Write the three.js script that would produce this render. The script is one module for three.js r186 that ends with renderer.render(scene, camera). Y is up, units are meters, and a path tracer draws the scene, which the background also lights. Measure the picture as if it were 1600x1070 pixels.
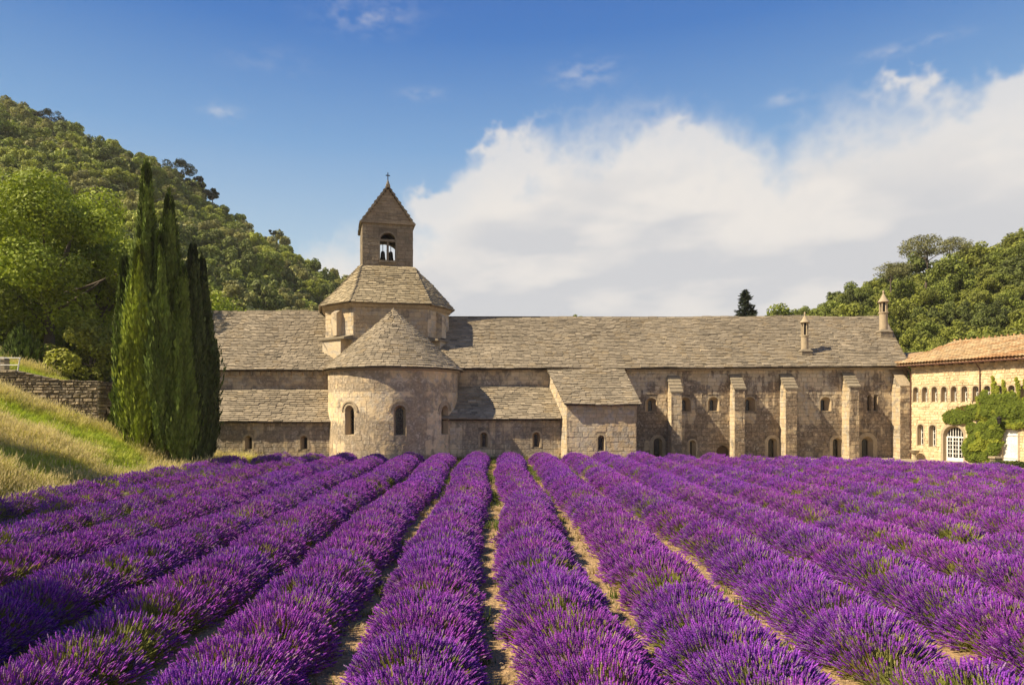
import * as THREE from 'three';
import { mergeGeometries } from 'three/addons/utils/BufferGeometryUtils.js';

// ---------- camera, sky, sun, exposure ----------
const F = 1067, CX = 770, CY = 640, EYE = 3.3, R = Math.PI / 180;      // focal length in photo pixels, optical centre, eye height
const scene = new THREE.Scene();
const camera = new THREE.PerspectiveCamera(2 * Math.atan(535 / F) / R, 1600 / 1070, 0.1, 4000);
camera.position.set(0, EYE, 0);
camera.lookAt(0, EYE, -10);
camera.setViewOffset(1600, 1070, 30, -105, 1600, 1070);                // a shift lens: verticals stay vertical
const SUN = new THREE.Vector3(-1, 1.03, 0.29).normalize();
const sun = new THREE.DirectionalLight(new THREE.Color().setRGB(1, 0.86, 0.62), 5);
sun.target.position.set(0, 0, -30); sun.position.copy(SUN).multiplyScalar(120).add(sun.target.position);
sun.castShadow = true; sun.shadow.mapSize.set(4096, 4096);
Object.assign(sun.shadow.camera, { left: -90, right: 90, top: 90, bottom: -90, near: 1, far: 400 });
scene.add(sun, sun.target);
const renderer = new THREE.WebGLRenderer({ antialias: true });
renderer.toneMapping = THREE.LinearToneMapping;
const EXPOSURE = 1.8, SKYSCALE = 1.82;
renderer.toneMappingExposure = EXPOSURE;
renderer.shadowMap.enabled = true;

// ---------- small tools ----------
function rng(seed) { let s = seed >>> 0; return () => { s = (s + 0x6d2b79f5) | 0; let t = Math.imul(s ^ (s >>> 15), 1 | s); t = (t + Math.imul(t ^ (t >>> 7), 61 | t)) ^ t; return ((t ^ (t >>> 14)) >>> 0) / 4294967296; }; }
const hash = (x, y, z = 0) => { let h = (Math.imul(x, 374761393) + Math.imul(y, 668265263) + Math.imul(z, 2147483647 ^ 0x5bd1e995)) | 0; h = Math.imul(h ^ (h >>> 13), 1274126177); return ((h ^ (h >>> 16)) >>> 0) / 4294967296; };
const sm = (a, b, x) => { const t = Math.min(1, Math.max(0, (x - a) / (b - a))); return t * t * (3 - 2 * t); };
const lerp = (a, b, t) => a + (b - a) * t, clamp = (x, a, b) => Math.min(b, Math.max(a, x));
function noise(x, y, seed = 0, px = 0) {                               // value noise 0..1, optional period px
  const ix = Math.floor(x), iy = Math.floor(y), fx = x - ix, fy = y - iy, u = fx * fx * (3 - 2 * fx), v = fy * fy * (3 - 2 * fy);
  const w = (i) => px ? ((i % px) + px) % px : i;
  const a = hash(w(ix), w(iy), seed), b = hash(w(ix + 1), w(iy), seed), c = hash(w(ix), w(iy + 1), seed), d = hash(w(ix + 1), w(iy + 1), seed);
  return lerp(lerp(a, b, u), lerp(c, d, u), v);
}
function fbm(x, y, oct = 4, seed = 0) { let s = 0, a = 0.5, t = 0; for (let i = 0; i < oct; i++) { s += a * noise(x, y, seed + i * 17); t += a; a *= 0.5; x = x * 2.03 + 5.1; y = y * 2.03 + 3.7; } return s / t; }
const PX = (px, d) => (px - CX) / F * d, PY = (py, d) => EYE + (CY - py) / F * d;   // metres at depth d of a sight line of the photo
const V = (x, y, z) => new THREE.Vector3(x, y, z);
const used = new Map();
function numbered(n) { const k = used.get(n) ?? 0; used.set(n, k + 1); return k ? `${n}_${String(k).padStart(3, '0')}` : n; }
function tag(o, label, category, group) { Object.assign(o.userData, { label, category }); if (group) o.userData.group = group; return o; }
function thing(name, label, category, x = 0, y = 0, z = 0, turn = 0, group) { const o = new THREE.Group(); o.name = numbered(name); o.position.set(x, y, z); o.rotation.y = turn; scene.add(o); return label ? tag(o, label, category, group) : o; }
function mesh(name, geo, mat, parent, kind) { const m = new THREE.Mesh(geo, mat); m.name = numbered(name); m.castShadow = m.receiveShadow = true; if (kind) m.userData.kind = kind; (parent ?? scene).add(m); return m; }
function part(name, parent, x = 0, y = 0, z = 0, turn = 0) { const o = new THREE.Group(); o.name = numbered(name); o.position.set(x, y, z); o.rotation.y = turn; parent.add(o); return o; }
function copyOf(o, label, group) { const c = o.clone(); c.name = numbered(o.name.replace(/_\d+$/, '')); c.traverse((k) => { if (k !== c) k.name = numbered(k.name.replace(/_\d+$/, '')); }); c.userData = { ...o.userData }; if (label) c.userData.label = label; if (group) c.userData.group = group; scene.add(c); return c; }
function instances(name, geo, mat, list, parent, kind = 'stuff') {     // list: [matrix, color?]
  const m = new THREE.InstancedMesh(geo, mat, list.length); m.name = numbered(name); m.castShadow = m.receiveShadow = true;
  list.forEach(([mx, c], i) => { m.setMatrixAt(i, mx); if (c) m.setColorAt(i, c); });
  m.userData.kind = kind; (parent ?? scene).add(m); return m;
}
class MB {                                                             // flat-faced builder with uv in metres and vertex colours
  constructor() { this.p = []; this.u = []; this.c = []; }
  tri(a, b, c, ua, ub, uc, col) { for (const [q, w] of [[a, ua], [b, ub], [c, uc]]) { this.p.push(q.x, q.y, q.z); this.u.push(w[0], w[1]); const k = col ?? [1, 1, 1]; this.c.push(k[0], k[1], k[2]); } return this; }
  quad(a, b, c, d, uv, col) { const w = uv ?? [a, b, c, d].map((q) => this.auto(q, a, b, d)); this.tri(a, b, c, w[0], w[1], w[2], col); this.tri(a, c, d, w[0], w[2], w[3], col); return this; }
  auto(q, a, b, d) { const n = b.clone().sub(a).cross(d.clone().sub(a)); const ax = Math.abs(n.x), ay = Math.abs(n.y), az = Math.abs(n.z); return ay > ax && ay > az ? [q.x, q.z] : ax > az ? [q.z, q.y] : [q.x, q.y]; }
  poly(pts, col) { for (let i = 1; i + 1 < pts.length; i++) { const w = [pts[0], pts[i], pts[i + 1]].map((q) => this.auto(q, pts[0], pts[1], pts[pts.length - 1])); this.tri(pts[0], pts[i], pts[i + 1], w[0], w[1], w[2], col); } return this; }
  box(x0, x1, y0, y1, z0, z1, col) { return this.hexa([V(x0, y0, z1), V(x1, y0, z1), V(x1, y0, z0), V(x0, y0, z0)], [V(x0, y1, z1), V(x1, y1, z1), V(x1, y1, z0), V(x0, y1, z0)], col); }
  hexa(lo, hi, col) { const n = lo.length; for (let i = 0; i < n; i++) { const j = (i + 1) % n; this.quad(lo[i], lo[j], hi[j], hi[i], null, col); } this.poly(hi, col); this.poly([...lo].reverse(), col); return this; }
  geo() { const g = new THREE.BufferGeometry(); g.setAttribute('position', new THREE.Float32BufferAttribute(this.p, 3)); g.setAttribute('uv', new THREE.Float32BufferAttribute(this.u, 2)); g.setAttribute('color', new THREE.Float32BufferAttribute(this.c, 3)); g.computeVertexNormals(); return g; }
}
function tex(w, h, fn, srgb = true, repeat) {                           // fn(x, y) -> [r, g, b] linear 0..1 (stored as sRGB) or one number
  const d = new Uint8Array(w * h * 4), enc = (c) => 255 * (c <= 0.0031308 ? c * 12.92 : 1.055 * Math.pow(Math.min(c, 1), 1 / 2.4) - 0.055);
  for (let y = 0; y < h; y++) for (let x = 0; x < w; x++) { const v = fn(x, y), o = (y * w + x) * 4; for (let k = 0; k < 3; k++) d[o + k] = srgb ? enc(v[k]) : 255 * clamp(typeof v === 'number' ? v : v[k], 0, 1); d[o + 3] = 255; }
  const t = new THREE.DataTexture(d, w, h); t.wrapS = t.wrapT = THREE.RepeatWrapping; t.magFilter = THREE.LinearFilter; if (srgb) t.colorSpace = THREE.SRGBColorSpace;
  if (repeat) t.repeat.set(...repeat); t.needsUpdate = true; return t;
}

// ---------- the sky: blue with one large cumulus bank and a few wisps ----------
{
  const W = 4096, H = 2048, data = new Float32Array(W * H * 4), lin = (c) => c.map((v) => Math.pow(v / 255, 2.2) / SKYSCALE);
  // pure gradients by elevation; cloud colours
  const stops = [[0, [222, 222, 220]], [0.1, [208, 217, 224]], [0.22, [176, 203, 224]], [0.36, [120, 165, 213]], [0.5, [66, 122, 194]], [0.62, [48, 100, 180]], [0.8, [52, 102, 172]], [1.3, [44, 88, 154]], [1.6, [42, 86, 150]]].map(([t, c]) => [t, lin(c)]);
  const white = lin([236, 231, 226]), grey = lin([208, 209, 213]), low = lin([216, 216, 216]);
  const edge = [[405, 640], [440, 425], [468, 385], [550, 338], [640, 303], [700, 288], [745, 232], [770, 216], [860, 185], [930, 165], [1000, 155], [1060, 162], [1100, 170], [1150, 180], [1190, 200], [1222, 192], [1255, 150], [1300, 133], [1400, 126], [1500, 122], [1600, 112], [1760, 110], [2000, 150], [2400, 330], [2900, 520], [3600, 640]]
    .map(([px, py]) => [Math.atan((px - CX) / F), Math.atan((CY - py) / F * Math.cos(Math.atan((px - CX) / F)))]);
  const bank = (al) => { if (al < edge[0][0] || al > edge[edge.length - 1][0]) return -1; let i = 0; while (edge[i + 1][0] < al) i++; const t = (al - edge[i][0]) / (edge[i + 1][0] - edge[i][0]); return lerp(edge[i][1], edge[i + 1][1], t); };
  const wisps = [[345, 175, 26, 10, 0.34], [660, 147, 34, 8, 0.22], [575, 22, 70, 22, 0.28], [915, 115, 50, 18, 0.3], [1420, 72, 60, 7, 0.28], [1225, 155, 24, 8, 0.35], [420, 95, 60, 16, 0.1], [815, 208, 46, 9, 0.3]]
    .map(([x, y, w, h, a]) => [Math.atan((x - CX) / F), Math.atan((CY - y) / F * Math.cos(Math.atan((x - CX) / F))), w / F, h / F, a]);
  for (let r = 0; r < H; r++) {
    const el = ((r + 0.5) / H - 0.5) * Math.PI;
    let k = 0; const e = Math.max(0, el); while (k < stops.length - 2 && stops[k + 1][0] < e) k++;
    const tt = clamp((e - stops[k][0]) / (stops[k + 1][0] - stops[k][0]), 0, 1), base = [0, 1, 2].map((c) => lerp(stops[k][1][c], stops[k + 1][1][c], tt));
    for (let c = 0; c < W; c++) {
      const o = (r * W + c) * 4; let al = ((c + 0.5) / W - 0.25) * 2 * Math.PI; if (al > Math.PI) al -= 2 * Math.PI;   // 0 straight ahead, positive to the right
      let col = base;
      if (el > 0) {
        const near = al > -0.75 && al < 1.35;
        let top = near ? bank(al) : -1;
        // the rest of the sky carries banks of the same kind
        const wrap = (al + 2 * Math.PI) % (2 * Math.PI);
        if (!near) top = 0.62 * (noise(wrap * 2.2, 0.5, 91) * 1.5 - 0.35) * sm(1.35, 1.6, wrap) * sm(5.53, 5.3, wrap);
        if (top > -0.1 && el < top + 0.09) {
          const n1 = fbm(al * 9 + 40, el * 12, 3, 3), n2 = fbm(al * 34 + 11, el * 40, 4, 7), n3 = fbm(al * 120, el * 130, 3, 9);
          const bil = 1 - Math.abs(2 * n2 - 1);
          const dist = top - el + (n1 - 0.5) * 0.035 + (bil - 0.6) * 0.034 + (n3 - 0.5) * 0.012, soft = 0.016 + 0.1 * sm(0.32, 0.68, fbm(al * 7 + 9, el * 9, 2, 43));
          const m = sm(-0.006, soft, dist) * (0.8 + 0.2 * sm(0.02, 0.12, dist));
          const fold = fbm(al * 5 + 3 + el * 4, el * 16 - al * 2, 5, 21), rim = sm(0.0, 0.02, dist) * sm(0.09, 0.03, dist);
          const shade = clamp(sm(0.02, 0.2, dist) * (0.15 + 1.15 * sm(0.36, 0.66, fold)) - 0.3 * rim + 0.4 * (0.6 - bil) * sm(0.0, 0.05, dist) * sm(0.26, 0.08, dist), 0, 1);
          const lo = sm(0.2, 0.02, el);
          const cc = [0, 1, 2].map((i) => lerp(lerp(white[i], grey[i], shade), low[i], lo * 0.6));
          col = base.map((v, i) => lerp(v, cc[i], m));
        }
        if (near) for (const [wx, wy, ww, wh, a] of wisps) { const dx = (al - wx) / ww, dy = (el - wy) / wh - dx * 0.15, g = dx * dx + dy * dy; if (g < 4) { const n = fbm(al * 60 + wx * 50, el * 130, 4, 31); const m = a * Math.exp(-g * 1.2) * sm(0.25, 0.85, n) * 1.1; col = col.map((v, i) => lerp(v, white[i], clamp(m, 0, 1))); } }
      }
      data[o] = col[0]; data[o + 1] = col[1]; data[o + 2] = col[2]; data[o + 3] = 1;
    }
  }
  const t = new THREE.DataTexture(data, W, H, THREE.RGBAFormat, THREE.FloatType); t.mapping = THREE.EquirectangularReflectionMapping; t.magFilter = THREE.LinearFilter; t.needsUpdate = true;
  scene.background = t; scene.environment = t;
}

// ---------- materials ----------
const rebase = (o, b) => { for (const c of o.children) c.position.sub(b); o.position.copy(b); };
const pfbm = (x, y, per, oct, seed) => { let s = 0, a = 0.5, t = 0, p = per; for (let i = 0; i < oct; i++) { s += a * noise(x, y, seed + i * 13, p); t += a; a *= 0.55; x *= 2; y *= 2; p *= 2; } return s / t; };
const mix3 = (a, b, t) => [0, 1, 2].map((i) => lerp(a[i], b[i], t)), mul3 = (a, k) => a.map((v) => v * k);
// weathering of the abbey walls by place (x along the wall, y up): lichen, damp and run-off streaks
function abbeyStone(x, y) {
  const a = fbm(x * 0.9, y * 1.1, 4, 201), b = fbm(x * 3.1 + 9, y * 3.3, 4, 211), c = fbm(x * 11, y * 11, 3, 221), streak = 0.5 * fbm(x * 1.7, y * 0.22, 3, 231) + 0.5 * fbm(x * 4.3, y * 0.3, 3, 236), g = fbm(x * 0.35, y * 0.5, 3, 241);
  let col = mix3([0.565, 0.455, 0.305], [0.51, 0.39, 0.24], sm(0.35, 0.65, g));
  col = mix3(col, [0.46, 0.395, 0.305], sm(0.45, 0.7, b));
  let bias = -0.05;
  if (y < 2.6 && x < 5) bias = 0.06 + 0.16 * sm(0.45, 0.6, streak);                 // aisle walls: run-off streaks
  if (y > 4.4 && y < 6.2 && x < 4) bias = 0.05 + 0.1 * sm(5.3, 4.6, y);               // clerestory
  if (x > 9) bias = -0.02 + 0.12 * sm(3.6, 1.6, y) + 0.05 * sm(5.3, 4.7, y) + 0.13 * sm(0.47, 0.6, streak);   // dormitory: damp foot
  if (x > -12 && x < -2 && y < 6) bias = Math.max(bias, -0.1 + 0.14 * sm(-7.5, -4.5, x)); // apse: its far side is spotted
  const m = sm(0.5, 0.6, 0.55 * a + 0.3 * b + 0.15 * c + bias);
  const damp = x > 9 ? [0.155, 0.115, 0.08] : [0.18, 0.145, 0.11];
  col = mix3(col, mix3(damp, mul3(damp, 1.6), sm(0.4, 0.7, c)), m * (x > 9 ? 0.84 : 0.72));
  const pale = sm(0.66, 0.72, c * 0.6 + b * 0.4) * 0.5;                               // pale lichen specks
  col = mix3(col, [0.56, 0.48, 0.36], pale);
  return mul3(col, 0.86 + 0.28 * c);
}
const mapAbbey = tex(2048, 640, (x, y) => abbeyStone(x / 2048 * 53 - 22, y / 640 * 16.56 - 0.5), true, [1 / 53, 1 / 16.56]);
mapAbbey.offset.set(22 / 53, 0.5 / 16.56);
const bumpStone = tex(512, 512, (x, y) => 0.5 * pfbm(x / 512 * 8, y / 512 * 8, 8, 5, 301) + 0.5 * sm(0.3, 0.6, pfbm(x / 512 * 26, y / 512 * 26, 26, 3, 311)), false, [1 / 2.5, 1 / 2.5]);
const mapMottle = tex(512, 512, (x, y) => { const a = pfbm(x / 512 * 6, y / 512 * 6, 6, 5, 321), b = pfbm(x / 512 * 30, y / 512 * 30, 30, 3, 331), k = 0.55 + 0.9 * (a * 0.5 + b * 0.5); return [k * 0.78, k * 0.77, k * 0.75]; }, true, [1 / 1.7, 1 / 1.7]);
const std = (o) => new THREE.MeshStandardMaterial({ roughness: 0.92, ...o, color: new THREE.Color().setRGB(...(o.color ?? [1, 1, 1])) });
const M = {
  wall: std({ map: mapAbbey, bumpMap: bumpStone, bumpScale: 0.012, vertexColors: true }),
  lichen: std({ map: mapMottle, bumpMap: bumpStone, bumpScale: 0.015, vertexColors: true, color: [0.27, 0.22, 0.155] }),
  trim: std({ map: mapMottle, bumpMap: bumpStone, bumpScale: 0.008, vertexColors: true, color: [0.50, 0.40, 0.27] }),
  slab: std({ map: mapMottle, bumpMap: bumpStone, bumpScale: 0.01 }),
  slabV: std({ map: mapMottle, bumpMap: bumpStone, bumpScale: 0.01, vertexColors: true, color: [0.285, 0.235, 0.165] }),
  under: std({ map: mapMottle, color: [0.12, 0.095, 0.065] }),
  rubble: std({ map: mapMottle, bumpMap: bumpStone, bumpScale: 0.015, vertexColors: true, color: [0.86, 0.67, 0.41] }),
  dry: std({ map: mapMottle, bumpMap: bumpStone, bumpScale: 0.02, vertexColors: true }),
  glass: std({ color: [0.012, 0.011, 0.012], roughness: 0.22 }),
  iron: std({ color: [0.03, 0.028, 0.027], roughness: 0.6, metalness: 0.5 }),
  bronze: std({ color: [0.05, 0.045, 0.035], roughness: 0.5, metalness: 0.7 }),
  wood: std({ map: mapMottle, color: [0.10, 0.065, 0.045] }),
  white: std({ map: mapMottle, color: [0.95, 0.93, 0.88], roughness: 0.6 }),
  copper: std({ map: mapMottle, color: [0.16, 0.07, 0.045], roughness: 0.55, metalness: 0.3 }),
  tile: std({ map: mapMottle, bumpMap: bumpStone, bumpScale: 0.004 }),
};

// ---------- walls of coursed stone with real openings ----------
// map(u, v, n): a point of the wall, n metres proud of it. openings: { u, v, w, h, flat, iw, ih, deep, ring, bars, arch }
function archLine(w, h, flat, seg = 7) {                              // outline from the left foot over the top to the right foot
  if (flat) return [[-w / 2, 0], [-w / 2, h], [w / 2, h], [w / 2, 0]];
  const r = w / 2, out = [[-r, 0]]; for (let i = 0; i <= seg * 2; i++) { const a = Math.PI * (1 - i / (seg * 2)); out.push([Math.cos(a) * r, h - r + Math.sin(a) * r]); } out.push([r, 0]); return out;
}
function wallStones(parent, map, u0, u1, v0, v1, openings, o = {}) {
  const r = rng(o.seed ?? 7), ch = o.course ?? 0.27, bw = o.block ?? 0.46, proud = o.proud ?? 0.018, uo = o.uo ?? 0, tone = o.tone ?? 0.13, mat = o.mat ?? M.wall, base = o.base ?? [1, 1, 1];
  const core = new MB(), stones = new MB(), uv = (u, v) => [u + uo, v];
  // the bed behind the stones, cut at the openings
  const cuts = (a, b, step, marks) => { const s = new Set([a, b, ...marks.filter((m) => m > a && m < b)]); const n = Math.ceil((b - a) / step); for (let i = 1; i < n; i++) s.add(a + (b - a) * i / n); return [...s].sort((p, q) => p - q); };
  const us = cuts(u0, u1, o.step ?? 4, openings.flatMap((p) => [p.u - p.w / 2, p.u + p.w / 2])), vs = cuts(v0, v1, 4, openings.flatMap((p) => [p.v, p.v + p.h]));
  for (let i = 0; i + 1 < us.length; i++) for (let j = 0; j + 1 < vs.length; j++) {
    const a = us[i], b = us[i + 1], c = vs[j], d = vs[j + 1], um = (a + b) / 2, vm = (c + d) / 2;
    if (openings.some((p) => Math.abs(um - p.u) < p.w / 2 && vm > p.v && vm < p.v + p.h)) continue;
    const top = (u, v) => Math.min(v, o.top ? o.top(u) : 1e9);
    core.quad(map(a, top(a, c), 0), map(b, top(b, c), 0), map(b, top(b, d), 0), map(a, top(a, d), 0), [uv(a, c), uv(b, c), uv(b, d), uv(a, d)], mul3(base, o.joint ?? 0.6));
  }
  for (const p of openings) {
    const line = archLine(p.w, p.h, p.flat), half = line.length >> 1;
    if (!p.flat) for (const s of [-1, 1]) { const corner = [p.u + s * p.w / 2, p.v + p.h]; for (let i = 1; i < half; i++) { const q = line[i], t = line[i + 1], A = [p.u + s * Math.abs(q[0]), p.v + q[1]], B = [p.u + s * Math.abs(t[0]), p.v + t[1]]; const tri = s > 0 ? [corner, B, A] : [corner, A, B]; core.tri(...tri.map((k) => map(k[0], k[1], 0)), ...tri.map((k) => uv(k[0], k[1])), mul3(base, 0.8)); } }
    const iw = p.iw ?? p.w * 0.6, ih = p.ih ?? p.h * 0.86, deep = p.deep ?? 0.4, lift = p.lift ?? 0.04, shift = p.shift ?? 0, inner = archLine(iw, ih, p.flat);
    const win = part(p.name ?? 'window', o.winParent ?? parent), rev = new MB(), at = (q, n, l = 0, sh = 0) => map(p.u + q[0] + sh, p.v + q[1] + l, n);
    for (let i = 0; i + 1 < line.length; i++) {
      rev.quad(at(line[i], 0), at(line[i + 1], 0), at(inner[i + 1], -deep, lift, shift), at(inner[i], -deep, lift, shift), [[0, i * 0.2], [0, i * 0.2 + 0.2], [deep, i * 0.2 + 0.2], [deep, i * 0.2]], [1.05, 1.0, 0.92]);
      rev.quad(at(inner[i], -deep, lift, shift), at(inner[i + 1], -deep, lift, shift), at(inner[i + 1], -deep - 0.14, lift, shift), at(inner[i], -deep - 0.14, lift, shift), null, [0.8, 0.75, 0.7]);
    }
    rev.quad(at(line[0], 0), at(inner[0], -deep, lift, shift), at(inner[inner.length - 1], -deep, lift, shift), at(line[line.length - 1], 0), [[0, 0], [0, deep], [1, deep], [1, 0]], [1.1, 1.05, 0.95]);
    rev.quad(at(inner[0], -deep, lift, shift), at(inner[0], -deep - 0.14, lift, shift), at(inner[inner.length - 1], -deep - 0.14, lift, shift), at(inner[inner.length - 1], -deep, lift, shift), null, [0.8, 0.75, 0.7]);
    mesh('reveal', rev.geo(), o.revealMat ?? M.trim, win);
    const pane = new MB(); if (!p.open) pane.poly(inner.map((q) => at(q, -deep - 0.1, lift, shift)).reverse());
    if (!p.open) mesh(p.door ? 'door' : 'pane', pane.geo(), p.door ? M.wood : M.glass, win);
    if (p.bars) { const bar = new MB(), t = 0.012; const rod = (a, b, c, d) => { const q = [[a, c], [b, c], [b, d], [a, d]]; bar.hexa(q.map((k) => at(k, -deep - 0.08, lift, shift)), q.map((k) => at(k, -deep - 0.05, lift, shift))); };
      for (let i = 1; i < p.bars; i++) { const x = -iw / 2 + iw * i / p.bars; rod(x - t, x + t, 0, ih - iw / 2 + Math.sqrt(Math.max(0, iw * iw / 4 - x * x))); }
      const nh = Math.round(ih / (iw / p.bars) * 0.8); for (let i = 1; i < nh; i++) { const y = ih * i / nh, hw = y < ih - iw / 2 ? iw / 2 : Math.sqrt(Math.max(0, iw * iw / 4 - (y - ih + iw / 2) ** 2)); rod(-hw, hw, y - t, y + t); }
      mesh('window_bars', bar.geo(), M.iron, win); }
    const sw = p.ring ?? 0;
    if (sw) { const ring = new MB(), outer = archLine(p.w + 2 * sw, p.h + sw, p.flat), from = p.hood ? line.findIndex((q) => q[1] >= p.h - p.w / 2 - 0.02) : 0, to = line.length - from; const fp = p.hood ? 0.07 : 0.03;
      for (let i = from; i + 1 < to; i++) { const k = 0.93 + 0.14 * r(), col = [k, k, k], g = p.hood ? 0.62 : 0; const A = line[i], B = line[i + 1], C = outer[i + 1], D = outer[i], A2 = [lerp(A[0], D[0], g), lerp(A[1], D[1], g)], B2 = [lerp(B[0], C[0], g), lerp(B[1], C[1], g)];
        ring.hexa([A2, B2, C, D].map((q) => at(q, -0.005)), [A2, B2, C, D].map((q) => at(q, fp)), col);
        if (p.hood) ring.quad(at(A, 0.024), at(A2, 0.024), at(B2, 0.024), at(B, 0.024), null, col); }
      mesh('window_surround', ring.geo(), o.ringMat ?? M.trim, win); }
  }
  // the stones, each with its own depth and tone
  let v = v0, row = 0;
  while (v < v1 - 0.05) {
    let h = ch * (0.8 + 0.4 * r()); if (v + h > v1 - 0.08) h = v1 - v;
    let u = u0 - r() * bw * 0.6;
    while (u < u1) {
      const w = bw * (0.6 + 0.9 * r()), a = Math.max(u, u0), b = Math.min(u + w, u1); u += w;
      let spans = [[a, b]];
      for (const p of openings) { const s = (p.ring && !p.hood ? p.ring * 0.85 : 0.0) + p.w / 2; if (v + h > p.v && v < p.v + p.h + (p.ring && !p.hood ? p.ring * 0.5 : 0)) spans = spans.flatMap(([c, d]) => { const out = []; if (c < p.u - s) out.push([c, Math.min(d, p.u - s)]); if (d > p.u + s) out.push([Math.max(c, p.u + s), d]); return out; }); }
      const n = proud * (0.25 + 1.2 * r()), k = 1 + tone * (r() * 2 - 1), warm = 1 + 0.05 * (r() - 0.5), col = [base[0] * k * warm, base[1] * k, base[2] * k / warm], g = o.gap ?? 0.018, e = 0.008;
      const tops = o.top ? Math.min(o.top(a), o.top(b)) : 1e9;
      if (v >= tops - 0.03) continue;
      const h2 = Math.min(h, tops - v);
      for (const [c, d] of spans) { if (d - c < 0.05) continue;
        const lo = [[c + g / 2, v + g / 2], [d - g / 2, v + g / 2], [d - g / 2, v + h2 - g / 2], [c + g / 2, v + h2 - g / 2]], wob = () => (r() - 0.5) * (o.rough ?? 0.012);
        const hi = [[lo[0][0] + e + wob(), lo[0][1] + e + wob()], [lo[1][0] - e + wob(), lo[1][1] + e + wob()], [lo[2][0] - e + wob(), lo[2][1] - e + wob()], [lo[3][0] + e + wob(), lo[3][1] - e + wob()]];
        const L = lo.map((q) => map(q[0], q[1], 0)), Hh = hi.map((q) => map(q[0], q[1], n)), ul = lo.map((q) => uv(q[0], q[1])), uh = hi.map((q) => uv(q[0], q[1]));
        stones.quad(Hh[0], Hh[1], Hh[2], Hh[3], uh, col);
        for (let i = 0; i < 4; i++) { const j = (i + 1) % 4; stones.quad(L[i], L[j], Hh[j], Hh[i], [ul[i], ul[j], uh[j], uh[i]], col); } }
    }
    v += h; row++;
  }
  mesh('wall', core.geo(), mat, parent);
  if (stones.p.length) mesh('wall_stone', stones.geo(), mat, parent, 'stuff');
}
const frontal = (z) => (u, v, n) => V(u, v, z + n);
function along(a, b) { const d = b.clone().sub(a); d.y = 0; d.normalize(); const n = V(-d.z, 0, d.x); return (u, v, k) => V(a.x + d.x * u + n.x * k, v, a.z + d.z * u + n.z * k); }   // a to b, its face on the right-hand side seen from above

// ---------- roofs of stone slabs ----------
const SLAB = (() => { const g = new THREE.BoxGeometry(1, 1, 1, 1, 1, 1), p = g.attributes.position; for (let i = 0; i < p.count; i++) { if (p.getY(i) > 0) { p.setX(i, p.getX(i) * 0.93); p.setZ(i, p.getZ(i) * 0.96); } } g.computeVertexNormals(); return g.toNonIndexed(); })();
SLAB.computeVertexNormals();
function slabTone(r, x, y, base) {
  const n = fbm(x * 0.55, y * 0.8, 3, 401), l = fbm(x * 2.3 + 31, y * 2.3, 2, 411); let c = mul3(base, 0.72 + 0.42 * r() + 0.3 * (n - 0.5));
  if (l > 0.62) c = mix3(c, [0.36, 0.25, 0.11], 0.35 * r()); if (r() < 0.05) c = mul3(c, 1.3); if (r() < 0.06) c = mul3(c, 0.65);
  return new THREE.Color().setRGB(...c);
}
const ROOFC = [0.385, 0.32, 0.23];
// corners: eave start, eave end, ridge end, ridge start (any planar-ish quad); slabs laid in courses from the eave up
function slabRoof(parent, e0, e1, r1, r0, o = {}) {
  const r = rng(o.seed ?? 5), list = [], L0 = r0.clone().sub(e0).length(), L1 = r1.clone().sub(e1).length(), L = (L0 + L1) / 2, ex = o.expose ?? 0.225, nC = Math.max(2, Math.round(L / ex)), base = o.base ?? ROOFC;
  const m4 = new THREE.Matrix4(), q = new THREE.Quaternion(), X = V(), Y = V(), Z = V(), bm = new THREE.Matrix4();
  for (let i = 0; i < nC; i++) {
    const t = (i + 0.35) / nC, a = e0.clone().lerp(r0, t), b = e1.clone().lerp(r1, t), up = r0.clone().lerp(r1, 0.5).sub(e0.clone().lerp(e1, 0.5)).normalize();
    X.subVectors(b, a); const w = X.length(); X.normalize(); Y.crossVectors(X, up).normalize(); if (Y.y < 0) Y.negate(); Z.crossVectors(X, Y);
    let s = -r() * 0.25;
    while (s < w) {
      const sw = (o.width ?? 0.44) * (0.6 + 0.85 * r()), s0 = Math.max(s, -0.06), s1 = Math.min(s + sw, w + 0.06); s += sw;
      if (s1 - s0 < 0.08) continue;
      const th = 0.06 + 0.035 * r(), c = a.clone().addScaledVector(X, (s0 + s1) / 2).addScaledVector(Y, 0.03 + 0.03 * r() + 0.16 * (noise(a.x * 0.3 + s0 * 0.28, t * 2.2, 431) - 0.5)).addScaledVector(up, (r() - 0.5) * 0.035);
      bm.makeBasis(X, Y, Z); q.setFromRotationMatrix(bm); q.multiply(new THREE.Quaternion().setFromEuler(new THREE.Euler(-0.17 - r() * 0.09, (r() - 0.5) * 0.05, (r() - 0.5) * 0.05)));
      list.push([m4.compose(c, q, V((s1 - s0) * 1.02, th, ex * 1.55)).clone(), slabTone(r, c.x, c.y + c.z, base)]);
    }
  }
  if (o.into) o.into.push(...list); else instances('roof_slab', SLAB, M.slab, list, parent);
  const b = new MB(); const dn = new THREE.Vector3().crossVectors(e1.clone().sub(e0), r0.clone().sub(e0).lengthSq() > 0 ? r0.clone().sub(e0) : r1.clone().sub(e0)).normalize().multiplyScalar(-0.07); if (dn.y > 0) dn.negate(); for (const q of [e0, e1, r1, r0]) q.add(dn); b.quad(e0, e1, r1, r0); if (!o.into) mesh('roof_bed', b.geo(), M.under, parent); else o.bed.quad(e0, e1, r1, r0);
}
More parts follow.
